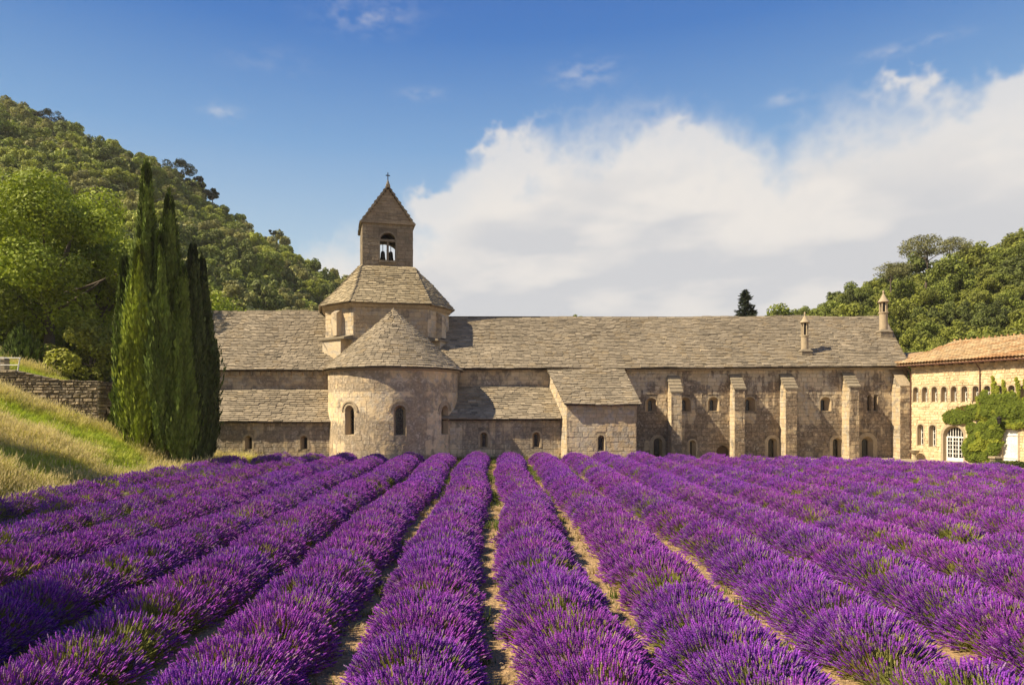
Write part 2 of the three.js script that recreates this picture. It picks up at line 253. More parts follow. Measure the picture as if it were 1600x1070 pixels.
function coping(parent, a, b, o = {}) {                                 // a line of ridge stones, each its own piece
  const r = rng(o.seed ?? 3), n = Math.round(a.distanceTo(b) / (o.len ?? 0.7)), m = o.mb ?? new MB(), d = b.clone().sub(a).normalize(), s = V(-d.z, 0, d.x).normalize();
  for (let i = 0; i < n; i++) { const p = a.clone().lerp(b, i / n), q = a.clone().lerp(b, (i + 0.96) / n), w = (o.w ?? 0.17) * (0.9 + 0.2 * r()), h = (o.h ?? 0.16) * (0.7 + 0.6 * r()) + 0.12 * (noise(p.x * 0.35, 3, 433) - 0.5), k = 0.9 + 0.4 * r();
    const c = (t, x, y) => t.clone().addScaledVector(s, x).add(V(0, y, 0)); m.hexa([c(p, -w, -0.12), c(q, -w, -0.12), c(q, w, -0.12), c(p, w, -0.12)], [c(p, -w * 0.5, h), c(q, -w * 0.5, h), c(q, w * 0.5, h), c(p, w * 0.5, h)], [k, k, k]); }
  if (!o.mb) mesh('ridge_coping', m.geo(), M.slabV, parent, 'stuff');
}

// ---------- ground ----------
const bankY = (x, z) => { const t = Math.max(0, -15.9 + 0.4 * Math.sin(z * 0.21) - x); return 0.385 * t * sm(0, 2.2, t) * (x < -48 ? Math.max(0.6, 1 + (x + 48) * 0.02) : 1) + (t > 0 ? 0.25 * (noise(x * 0.3, z * 0.3, 51) - 0.5) * sm(0, 2, t) : 0); };
const groundY = (x, z) => (x < -15 && z > -130 ? bankY(x, z) * sm(-125, -48, z) * (x > -22 ? sm(-43.5, -40, z) : Math.max(sm(-43.5, -40, z), sm(-22, -26, x))) : 0) + (Math.abs(x) < 40 && z > -46 ? 0.06 * (noise(x * 0.8, z * 0.25, 61) - 0.5) : 0);
const farEnd = (x) => 43 - Math.max(0, x - 9) * 0.33 - Math.max(0, x - 21) * 0.75 - Math.max(0, -12 - x) * 0.8;      // depth where the lavender field ends
{
  const axis = (a, b, step, reach) => { const s = [], far = []; for (let x = a; x <= b + 1e-6; x += step) s.push(x); let k = step * 2, p = b; while (p < reach) { p += k; far.push(p); k *= 1.5; } k = step * 2; p = a; const lo = []; while (p > -reach) { p -= k; lo.unshift(p); k *= 1.5; } return [...lo, ...s, ...far]; };
  const xs = axis(-60, 60, 0.6, 300), zs = axis(-60, 6, 0.6, 300), n = xs.length, pos = [], uv = [], col = [], idx = [];
  for (const z of zs) for (const x of xs) {
    pos.push(x, groundY(x, z), z); uv.push(x, z);
    const d = -z, inField = x > -16.4 && x < 34 && d < farEnd(x) + 0.4, k = fbm(x * 0.7, z * 0.7, 3, 71);
    const soil = mix3([0.50, 0.345, 0.185], [0.36, 0.225, 0.11], k), grass = mix3([0.26, 0.235, 0.06], [0.16, 0.18, 0.03], k), gravel = [0.4, 0.34, 0.25];
    const onBank = sm(-15.6, -17, x); let c = inField ? soil : x > 9 ? gravel : mix3(soil, grass, 0.55); c = mix3(c, grass, onBank);
    col.push(...c);
  }
  for (let j = 0; j + 1 < zs.length; j++) for (let i = 0; i + 1 < n; i++) { const a = j * n + i; idx.push(a, a + n, a + 1, a + 1, a + n, a + n + 1); }
  const g = new THREE.BufferGeometry(); g.setAttribute('position', new THREE.Float32BufferAttribute(pos, 3)); g.setAttribute('uv', new THREE.Float32BufferAttribute(uv, 2)); g.setAttribute('color', new THREE.Float32BufferAttribute(col, 3)); g.setIndex(idx); g.computeVertexNormals();
  const soilMap = tex(1024, 1024, (x, y) => { const a = pfbm(x / 1024 * 8, y / 1024 * 8, 8, 5, 501), b = pfbm(x / 1024 * 60, y / 1024 * 60, 60, 3, 511), k = 0.35 + 0.7 * a + 0.6 * (b - 0.35); return [k, k * 0.97, k * 0.92]; }, true, [1 / 2.3, 1 / 2.3]);
  const soilBump = tex(512, 512, (x, y) => pfbm(x / 512 * 20, y / 512 * 20, 20, 4, 521), false, [1 / 1.1, 1 / 1.1]);
  const m = mesh('ground', g, std({ vertexColors: true, map: soilMap, bumpMap: soilBump, bumpScale: 0.05, roughness: 1 }), scene, 'structure');
}

// ---------- the abbey ----------
const abbey = thing('abbey', 'long pale stone abbey with slab roofs, a round apse and a square bell tower', 'abbey');
{
  const A = abbey, k = 47 / F, X = (px) => (px - CX) * k, Z = -47;
  // left transept above its aisle
  const tr = part('transept', A);
  wallStones(tr, frontal(Z), -18.6, -9.5, 4.2, 6.0, [], { seed: 11 }); wallStones(tr, frontal(Z), -24, -18.6, -0.4, 6.0, [], { seed: 17 });
  wallStones(tr, frontal(-44.2), -18.5, -10, -0.4, 2.5, [{ u: PX(388, 44.2), v: 0.72, w: 0.46, h: 0.9, iw: 0.2, ih: 0.75, ring: 0.14 }, { u: PX(474.5, 44.2), v: 0.72, w: 0.46, h: 0.9, iw: 0.2, ih: 0.75, ring: 0.14 }], { seed: 12, winParent: A, course: 0.3 });
  wallStones(tr, along(V(-18.5, 0, -47), V(-18.5, 0, -44.2)), 0, 2.8, -0.4, 4.5, [], { seed: 13, top: (u) => lerp(4.45, 2.45, u / 2.8) });
  slabRoof(tr, V(-18.7, 2.5, -43.95), V(-9.9, 2.5, -43.95), V(-9.9, 4.6, -47), V(-18.7, 4.6, -47), { seed: 21, width: 0.5 });
  { const m = new MB(), r = rng(14); for (let x = -22; x < -10.8; x += 0.72) { const c = 0.8 + 0.4 * r(); m.box(x, x + 0.26, 5.66, 5.9, Z, Z + 0.2, [c, c, c]); } mesh('corbel', m.geo(), M.trim, tr, 'stuff'); coping(tr, V(-18.6, 4.6, -46.9), V(-10.4, 4.6, -46.9), { w: 0.12, h: 0.07, seed: 15 }); }
  slabRoof(tr, V(-24, 5.98, -46.65), V(-7, 6.02, -46.65), V(-7, 10.7, -53.1), V(-24, 10.85, -53.1), { seed: 22 });
  coping(tr, V(-24, 10.86, -53.1), V(-11.5, 10.75, -53.1), { h: 0.22, w: 0.22, seed: 16 });
  // right aisle
  const ai = part('aisle', A);
  wallStones(ai, frontal(Z), -3.2, 4.3, 4.5, 6.05, [], { seed: 31 });
  wallStones(ai, frontal(-44.2), -3.6, 4.5, -0.4, 2.66, [{ u: PX(756, 44.2), v: 0.86, w: 0.5, h: 0.98, iw: 0.22, ih: 0.8, ring: 0.12 }, { u: PX(838, 44.2), v: 0.86, w: 0.5, h: 0.98, iw: 0.22, ih: 0.8, ring: 0.12 }], { seed: 32, winParent: A, course: 0.3 });
  slabRoof(ai, V(-3.6, 2.66, -43.95), V(4.35, 2.66, -43.95), V(4.35, 4.86, -47), V(-3.6, 4.86, -47), { seed: 23, width: 0.5 });
  // apse
  const ap = part('apse', A), AX = -6.68, AZ = -46, AR = 4.3, round = (u, v, n) => V(AX + (AR + n) * Math.sin(u / AR), v, AZ + (AR + n) * Math.cos(u / AR));
  const aw = (deg, o) => ({ u: deg * R * AR, v: 1.72, w: 0.74, h: 1.85, iw: 0.52, ih: 1.66, deep: 0.34, ring: 0.3, hood: true, bars: 3, ...o });
  wallStones(ap, round, -100 * R * AR, 110 * R * AR, -0.4, 5.86, [aw(-31), aw(13.3), aw(57.5)], { seed: 41, uo: AX, step: 0.33, winParent: A, tone: 0.06, course: 0.3, block: 0.55, base: [1.26, 1.22, 1.14], proud: 0.012, joint: 0.9 });
  { // conical roof
    const r = rng(42), list = [], apex = V(AX, 9.95, AZ), RE = 4.58, YE = 5.92, n = 27, L = Math.hypot(RE, apex.y - YE), m4 = new THREE.Matrix4(), bm = new THREE.Matrix4(), q = new THREE.Quaternion();
    for (let i = 0; i < n; i++) { const t = (i + 0.35) / n, rr = RE * (1 - t); let f = -1.9 + r() * 0.1; while (f < 2.1) { const w = Math.min(0.42 * (0.6 + 0.85 * r()), 0.3 + rr * 0.6), da = w / Math.max(rr, 0.2), fm = f + da / 2; f += da;
      const T = V(Math.cos(fm), 0, -Math.sin(fm)), U = V(-RE * Math.sin(fm), apex.y - YE, -RE * Math.cos(fm)).normalize(), N = new THREE.Vector3().crossVectors(T, U).negate(); if (N.y < 0) N.negate(); const Zx = new THREE.Vector3().crossVectors(T, N);
      const c = V(AX + rr * Math.sin(fm), lerp(YE, apex.y, t), AZ + rr * Math.cos(fm)).addScaledVector(N, 0.04 + 0.02 * r());
      bm.makeBasis(T, N, Zx); q.setFromRotationMatrix(bm); q.multiply(new THREE.Quaternion().setFromEuler(new THREE.Euler(-0.17 - r() * 0.09, (r() - 0.5) * 0.05, (r() - 0.5) * 0.05)));
      list.push([m4.compose(c, q, V(w * 1.03, 0.06 + 0.035 * r(), 0.34)).clone(), slabTone(r, fm * 4, c.y, ROOFC)]); } }
    instances('roof_slab', SLAB, M.slab, list, ap);
    const g = new THREE.ConeGeometry(RE, apex.y - YE, 64, 1, true); g.translate(AX, (apex.y + YE) / 2, AZ); mesh('roof_bed', g, M.under, ap);
    mesh('finial', new THREE.ConeGeometry(0.2, 0.35, 10).translate(apex.x, apex.y + 0.08, apex.z), M.slabV, ap);
    const soff = new THREE.LatheGeometry([[4.25, 5.7], [4.42, 5.76], [4.5, 5.88], [4.2, 5.9]].map((p) => new THREE.Vector2(...p)), 64); soff.translate(AX, 0, AZ); mesh('cornice', soff, M.trim, ap);
  }
  // side porch with a lean-to roof
  const po = part('porch', A), c0 = V(3.88, 0, -47), c1 = V(4.67, 0, -43), c2 = V(9.07, 0, -43), c3 = V(8.72, 0, -47), len = c0.distanceTo(c1);
  wallStones(po, along(c0, c1), 0, len, -0.4, 6, [], { seed: 51, top: (u) => lerp(5.95, 3.52, u / len), uo: 4.9, tone: 0.07 });
  wallStones(po, along(c1, c2), 0, c1.distanceTo(c2), -0.4, 3.58, [{ u: PX(939.5, 43) - 4.67, v: 0.7, w: 0.44, h: 0.98, iw: 0.26, ih: 0.84, deep: 0.3, ring: 0.08 }], { seed: 52, uo: 4.67, winParent: A, course: 0.3, base: [1.04, 1.02, 1] });
  wallStones(po, along(c2, c3), 0, c2.distanceTo(c3), -0.4, 6, [], { seed: 53, top: (u) => lerp(3.52, 5.95, u / c2.distanceTo(c3)), uo: 9 });
  slabRoof(po, V(4.5, 3.64, -42.75), V(9.25, 3.64, -42.75), V(8.9, 6.2, -46.95), V(3.7, 6.2, -46.95), { seed: 54 });
  // dormitory wing with its buttresses
  const dor = part('dormitory', A), yy = (py) => PY(py, 47), U = (px, v) => ({ u: X(px), v, w: 0.76, h: 0.98, iw: 0.27, ih: 0.74, deep: 0.42, lift: 0.05, ring: 0.06 });
  const D = (px, o) => ({ u: X(px), v: -0.1, w: 0.62, h: 1.45, iw: 0.4, ih: 1.34, deep: 0.3, ring: 0.22, ...o });
  wallStones(dor, frontal(Z), 8.5, 28.6, -0.4, 6.1, [U(1018, 3.14), U(1071, 3.18), U(1115, 3.2), U(1172, 3.2), U(1290.5, 3.2),
    { u: X(1358.8), v: 3.2, w: 0.25, h: 1.08, iw: 0.2, ih: 1.04, deep: 0.2 }, { u: X(1369), v: 3.2, w: 0.25, h: 1.08, iw: 0.2, ih: 1.04, deep: 0.2 },
    D(1028), D(1082, { w: 0.5, iw: 0.14, ih: 1.15, h: 1.3, ring: 0.1 }), D(1130.6, { w: 0.95, iw: 0.85, h: 0.95, ih: 0.9, ring: 0, deep: 0.25, door: true }), D(1207.5), D(1308.5), D(1355.5, { w: 0.8, h: 1.55, iw: 0.42, ring: 0.28 })],
    { seed: 61, winParent: A, course: 0.26, block: 0.4, proud: 0.022 });
  slabRoof(dor, V(-7, 6.02, -46.6), V(28.45, 6.3, -46.6), V(30.4, 10.5, -53.1), V(-7, 10.32, -53.1), { seed: 62 });
  coping(dor, V(-4, 10.36, -53.1), V(30.3, 10.52, -53.1), { h: 0.1, w: 0.18, seed: 63 });
  { const b = new MB(); // rear slope, rear wall and the gable end
    b.quad(V(30.4, 10.5, -53.1), V(-24, 10.6, -53.1), V(-24, 6, -59.6), V(28.6, 6.2, -59.6)); b.quad(V(-24, -0.4, -59.3), V(28.6, -0.4, -59.3), V(28.6, 6.1, -59.3), V(-24, 6.1, -59.3)); mesh('rear_slope', b.geo(), M.under, dor);
    const g = new MB(); g.poly([V(28.6, -0.4, -47), V(28.6, -0.4, -59.3), V(28.6, 6.1, -59.3), V(28.6, 10.3, -53.1), V(28.6, 6.1, -47)]); mesh('gable', g.geo(), M.wall, dor);
    const c = new MB(), r = rng(64); for (let x = 9.2; x < 28.6; x += 0.9) { const t = 0.85 + 0.3 * r(); c.box(x, Math.min(x + 0.89, 28.6), 5.9 + x * 0.006, 6.03 + x * 0.006, Z, Z + 0.16, [t, t, t]); } mesh('cornice', c.geo(), M.trim, dor, 'stuff'); }
  [[12.07, 12.76, 4.46, 5.65, true], [16.34, 17.0, 4.68, 5.72, true], [19.79, 20.52, 4.7, 5.74, true], [24.06, 24.72, 4.84, 5.86, true], [27.5, 28.15, 4.9, 6.0, false]].forEach(([xl, xr, yf, yw, cap], i) => {
    const b = part('buttress', A), p = 1.0, r = rng(70 + i), bat = 0.1;
    wallStones(b, along(V(xl, 0, Z), V(xl - 0.03, 0, Z + p)), 0, p, -0.4, yw, [], { seed: 80 + i, top: (u) => lerp(yw, yf, u / p) - 0.03, block: 0.55, uo: 5.4 + i * 0.5 });
    wallStones(b, frontal(Z + p), xl - 0.03, xr, -0.4, yf - 0.02, [], { seed: 90 + i, block: 0.4, base: [1.0, 0.97, 0.93] });
    wallStones(b, along(V(xr, 0, Z + p), V(xr, 0, Z)), 0, p, -0.4, yw, [], { seed: 100 + i, top: (u) => lerp(yf, yw, u / p) - 0.03, uo: xr });
    if (cap) for (let j = 0; j < 5; j++) { const t0 = j / 5, t1 = (j + 1.15) / 5, y0 = lerp(yf, yw, t0), y1 = lerp(yf, yw, Math.min(t1, 1)), z0 = Z + p * (1 - t0) + 0.06, z1 = Z + p * (1 - Math.min(t1, 1)), m = new MB(), xm = lerp(xl, xr, 0.35 + 0.3 * r()), kk = 1 + 0.3 * r();
      for (const [a, c] of j % 2 ? [[xl - 0.09, xm], [xm + 0.01, xr + 0.08]] : [[xl - 0.09, xr + 0.08]]) m.hexa([V(a, y0 - 0.02, z0), V(c, y0 - 0.02, z0), V(c, y1 - 0.12, z1), V(a, y1 - 0.12, z1)], [V(a, y0 + 0.09, z0), V(c, y0 + 0.08, z0), V(c, y1 + 0.03, z1), V(a, y1 + 0.02, z1)], [kk, kk, kk]);
      mesh('cap_slab', m.geo(), M.slabV, b); }
    else { const m = new MB(); m.hexa([V(xl - 0.06, yf - 0.03, Z + p + 0.04), V(xr + 0.04, yf - 0.03, Z + p + 0.04), V(xr + 0.04, yw - 0.03, Z), V(xl - 0.06, yw - 0.03, Z)], [V(xl - 0.06, yf + 0.04, Z + p + 0.04), V(xr + 0.04, yf + 0.04, Z + p + 0.04), V(xr + 0.04, yw + 0.04, Z), V(xl - 0.06, yw + 0.04, Z)]); mesh('cap_slab', m.geo(), M.trim, b); }
  });
  // crossing lantern and bell tower, turned as the church axis is
  const TX = -8.26, TZ = -52.7, TURN = 13.3 * R, la = part('lantern_tower', A, TX, 0, TZ, TURN);
  const P = [[-4.5, -2.4], [-4.5, 2.4], [-2.6, 4.6], [2.6, 4.6], [4.5, 2.4], [4.5, -2.4], [2.6, -4.6], [-2.6, -4.6]].map(([x, z]) => V(x, 0, z));
  for (let i = 0; i < 8; i++) { const a = P[i], b = P[(i + 1) % 8]; if (i < 5) wallStones(la, along(a, b), 0, a.distanceTo(b), 6.4, 10.72, [], { seed: 110 + i, course: 0.3, block: 0.55, uo: -16 + i * 3.5, tone: 0.1, base: i === 2 ? [0.86, 0.83, 0.8] : [1, 1, 1] }); else { const m = new MB(); m.quad(a.clone().setY(6.4), b.clone().setY(6.4), b.clone().setY(10.7), a.clone().setY(10.7)); mesh('wall', m.geo(), M.wall, la); } }
  { const e = P.map((p) => p.clone().multiplyScalar(1.075).setY(10.78)), s = 1.95, T = [[-s, -s], [-s, s], [-s, s], [s, s], [s, s], [s, -s], [s, -s], [-s, -s]].map(([x, z]) => V(x, 13.95, z)), list = [], bed = new MB();
    for (let i = 0; i < 8; i++) { const j = (i + 1) % 8; slabRoof(la, e[i], e[j], T[j], T[i], { seed: 120 + i, into: list, bed, base: [0.44, 0.36, 0.23] }); }
    instances('roof_slab', SLAB, M.slab, list, la); mesh('roof_bed', bed.geo(), M.under, la);
    const fr = new MB(), r = rng(130), o1 = P.map((p) => p.clone().multiplyScalar(1.02)), o2 = P.map((p) => p.clone().multiplyScalar(1.06));
    for (let i = 0; i < 8; i++) { const j = (i + 1) % 8; fr.hexa([o1[i].clone().setY(10.5), o1[j].clone().setY(10.5), P[j].clone().multiplyScalar(0.98).setY(10.5), P[i].clone().multiplyScalar(0.98).setY(10.5)], [o2[i].clone().setY(10.76), o2[j].clone().setY(10.76), P[j].clone().multiplyScalar(0.98).setY(10.76), P[i].clone().multiplyScalar(0.98).setY(10.76)]); }
    mesh('cornice', fr.geo(), M.trim, la, 'stuff');
    // sloping ledges, blocks and pilasters on the slanted corners
    for (const sx of [-1, 1]) {
      const c = V(3.55 * sx, 0, 3.5), t = V(1.9 * sx, 0, -2.2).normalize(), n = V(2.2 * sx, 0, 1.9).normalize(), at = (u, y, w) => c.clone().addScaledVector(t, u).addScaledVector(n, w).setY(y);
      const bx = (u0, u1, y0, y1, w0, w1, yt) => { const m = new MB(); m.hexa([at(u0, y0, w1), at(u1, y0, w1), at(u1, y0, w0), at(u0, y0, w0)], [at(u0, y1, w1), at(u1, y1, w1), at(u1, yt ?? y1, w0), at(u0, yt ?? y1, w0)]); if (sx < 0) { for (let q = 0; q < m.p.length; q += 9) for (let z = 0; z < 3; z++) { const tmp = m.p[q + 3 + z]; m.p[q + 3 + z] = m.p[q + 6 + z]; m.p[q + 6 + z] = tmp; } } return m.geo(); };
      mesh('pilaster', bx(-0.28, 0.28, 8.5, 10.1, -0.05, 0.5, 10.45), M.wall, la);
      mesh('ledge', bx(-1.42, 1.42, 8.2, 8.32, -0.3, 0.85, 8.6), M.slabV, la);
      mesh('corner_block', bx(-0.95, 0.95, 6.0, 8.2, -0.5, 0.72), M.wall, la);
    } }
  const bt = part('bell_tower', A, TX, 0, TZ, TURN), h = 1.87, Q = [V(-h, 0, -h), V(-h, 0, h), V(h, 0, h), V(h, 0, -h)];
  for (let i = 0; i < 4; i++) { const a = Q[i], b = Q[(i + 1) % 4], ow = i === 3 ? 2.5 : 1.14, open = i % 2 ? [{ name: 'bell_opening', u: h, v: 14.42, w: ow, h: 2.06, iw: ow, ih: 2.06, deep: 0.42, lift: 0, open: true, ring: 0.13 }] : []; wallStones(bt, along(a, b), 0, 2 * h, 13.6, 17.2, open, { seed: 140 + i, mat: M.lichen, course: 0.3, block: 0.5, ringMat: M.slabV, revealMat: M.lichen, winParent: A, base: [1.15, 1.13, 1.1], tone: 0.16 }); }
  A.children.filter((c) => c.name.startsWith('bell_opening')).forEach((c) => { c.position.set(TX, 0, TZ); c.rotation.y = TURN; });
  { const m = new MB(); m.box(-h - 0.1, h + 0.1, 13.75, 13.98, -h - 0.1, h + 0.1); mesh('base_moulding', m.geo(), M.slabV, bt);
    const w = new MB(); w.quad(V(-0.6, 14.42, h - 0.44), V(0.6, 14.42, h - 0.44), V(0.6, 14.42, h + 0.12), V(-0.6, 14.42, h + 0.12)); w.box(-0.62, 0.62, 14.25, 14.4, h - 0.4, h + 0.14); mesh('sill', w.geo(), M.slabV, bt);
    mesh('colonette', mergeGeometries([new THREE.CylinderGeometry(0.085, 0.095, 1.3, 10).translate(0, 15.08, h - 0.15), new THREE.CylinderGeometry(0.12, 0.06, 0.16, 10).translate(0, 15.8, h - 0.15), new THREE.CylinderGeometry(0.07, 0.11, 0.12, 10).translate(0, 14.48, h - 0.15)]), M.lichen, bt);
    const lt = new MB(); lt.box(-0.57, 0.57, 15.84, 16.0, h - 0.3, h - 0.02); mesh('lintel', lt.geo(), M.lichen, bt);
    const beam = new MB(); beam.box(-h + 0.05, h - 0.05, 16.05, 16.2, 0.82, 0.98); mesh('bell_beam', beam.geo(), M.wood, bt);
    const prof = [[0, 0.8], [0.08, 0.8], [0.14, 0.74], [0.16, 0.6], [0.18, 0.35], [0.22, 0.14], [0.27, 0], [0.25, 0], [0.19, 0.14], [0.14, 0.6], [0, 0.7]].map((p) => new THREE.Vector2(...p));
    for (const x of [-0.3, 0.3]) mesh('bell', mergeGeometries([new THREE.LatheGeometry(prof, 18).toNonIndexed(), new THREE.CylinderGeometry(0.03, 0.03, 0.75, 6).translate(0, 1.1, 0).toNonIndexed()]).translate(x, 14.5, 0.9), M.bronze, bt);
    // gabled stone roof, front gable, cross
    for (const [z, f] of [[h, 1], [-h, -1]]) { const g = new MB(), pts = [V(-h, 17.2, z), V(h, 17.2, z), V(0, 19.72, z)]; g.poly(f > 0 ? pts : pts.reverse(), [1.3, 1.25, 1.15]); mesh('gable', g.geo(), M.lichen, bt);
      const r = rng(150), s = new MB(); for (let y = 17.28, i = 0; y < 19.5; y += 0.22, i++) { const w = h * (1 - (y - 17.2) / 2.52); let x = -w + 0.05; while (x < w - 0.1) { const x1 = Math.min(x + 0.3 + 0.35 * r(), w - 0.05), q = 1.15 + 0.5 * r(); s.box(x, x1 - 0.012, y + 0.005, y + 0.21, z, z + f * (0.02 + 0.05 * r()), [q, q * 0.97, q * 0.92]); x = x1; } } mesh('gable_stone', s.geo(), M.lichen, bt, 'stuff');
      const e = new MB(); e.box(-h - 0.1, h + 0.1, 17.12, 17.34, z - 0.1, z + f * 0.16, [1.1, 1.05, 1]); mesh('cornice', e.geo(), M.slabV, bt); }
    for (const s of [-1, 1]) { const m = new MB(), zf = h + 0.22, a = V(s * (h + 0.08), 17.1, 0), b = V(0, 19.85, 0), n = V(s * 2.9, h + 0.22, 0).normalize().multiplyScalar(0.16), r = rng(160 + s);
      for (let i = 0; i < 9; i++) for (let j = 0; j < 6; j++) { const t0 = i / 9, t1 = (i + 1.12) / 9, z0 = lerp(-zf, zf, j / 6), z1 = lerp(-zf, zf, (j + 0.98) / 6), k2 = 0.7 + 0.5 * r(), p0 = a.clone().lerp(b, t0), p1 = a.clone().lerp(b, Math.min(t1, 1)), o = n.clone().multiplyScalar(0.9 + 0.3 * r());
        const lo = [p0.clone().setZ(z1), p1.clone().setZ(z1), p1.clone().setZ(z0), p0.clone().setZ(z0)], hi = [p0.clone().add(o).setZ(z1), p1.clone().addScaledVector(n, 0.35).setZ(z1), p1.clone().addScaledVector(n, 0.35).setZ(z0), p0.clone().add(o).setZ(z0)];
        if (s > 0) { lo.reverse(); hi.reverse(); } m.hexa(lo, hi, [k2, k2, k2]); }
      mesh('roof', m.geo(), M.slabV, bt, 'stuff'); }
    const rc = new MB(); rc.box(-0.14, 0.14, 19.8, 20.02, -h - 0.28, h + 0.28); mesh('ridge_coping', rc.geo(), M.slabV, bt);
    mesh('cross_base', new THREE.ConeGeometry(0.2, 0.62, 10).translate(0, 20.2, h + 0.05), M.slabV, bt);
    const cr = new MB(); cr.box(-0.032, 0.032, 20.4, 20.94, h + 0.015, h + 0.085); cr.box(-0.16, -0.033, 20.7, 20.76, h + 0.015, h + 0.085); cr.box(0.033, 0.16, 20.7, 20.76, h + 0.015, h + 0.085); mesh('cross', cr.geo(), M.iron, bt, 'stuff'); }
  // round chimneys with colonettes
  for (const [x, y, z, s, sh, cl, cp] of [[PX(1258, 48.15), 6.9, -48.15, 0.25, 1.0, 0.86, 0.5], [PX(1381, 50.5), 8.45, -50.5, 0.29, 1.3, 0.72, 0.62]]) {
    const c = part('chimney', A, x, y, z), b = new MB(), w = s * 1.5, bh = s * 2.6; b.hexa([V(-w, -0.5, w), V(w, -0.5, w), V(w, -0.5, -w), V(-w, -0.5, -w)], [V(-w, bh * 0.75, w), V(w, bh * 0.75, w), V(w, bh * 0.75, -w), V(-w, bh * 0.75, -w)]); b.hexa([V(-w * 1.12, bh * 0.752, w * 1.12), V(w * 1.12, bh * 0.752, w * 1.12), V(w * 1.12, bh * 0.752, -w * 1.12), V(-w * 1.12, bh * 0.752, -w * 1.12)], [V(-s, bh, s), V(s, bh, s), V(s, bh, -s), V(-s, bh, -s)]); mesh('chimney_base', b.geo(), M.lichen, c, 'stuff');
    const lathe = (p) => new THREE.LatheGeometry(p.map((q) => new THREE.Vector2(...q)), 20), t = bh + sh, u = t + cl;
    mesh('shaft', lathe([[s * 0.95, bh - 0.05], [s, bh + 0.1], [s * 0.97, t - 0.12], [s * 1.2, t - 0.08], [s * 1.22, t - 0.02], [0, t]]), M.trim, c);
    for (let i = 0; i < 6; i++) { const a = i * Math.PI / 3 + 0.3; mesh('colonette', new THREE.CylinderGeometry(s * 0.17, s * 0.19, cl, 8).translate(Math.cos(a) * s * 0.82, t + cl / 2 - 0.01, Math.sin(a) * s * 0.82), M.trim, c); }
    mesh('flue', new THREE.CylinderGeometry(s * 0.42, s * 0.42, cl, 12).translate(0, t + cl / 2 - 0.01, 0), M.iron, c);
    mesh('cap', lathe([[0, u], [s * 1.3, u - 0.01], [s * 1.32, u + 0.06], [s * 0.7, u + cp * 0.5], [s * 0.2, u + cp], [s * 0.14, u + cp + 0.06], [s * 0.28, u + cp + 0.16], [s * 0.15, u + cp + 0.26], [0, u + cp + 0.3]]), M.trim, c);
  }
  rebase(A, V(4, 0, -47));
}

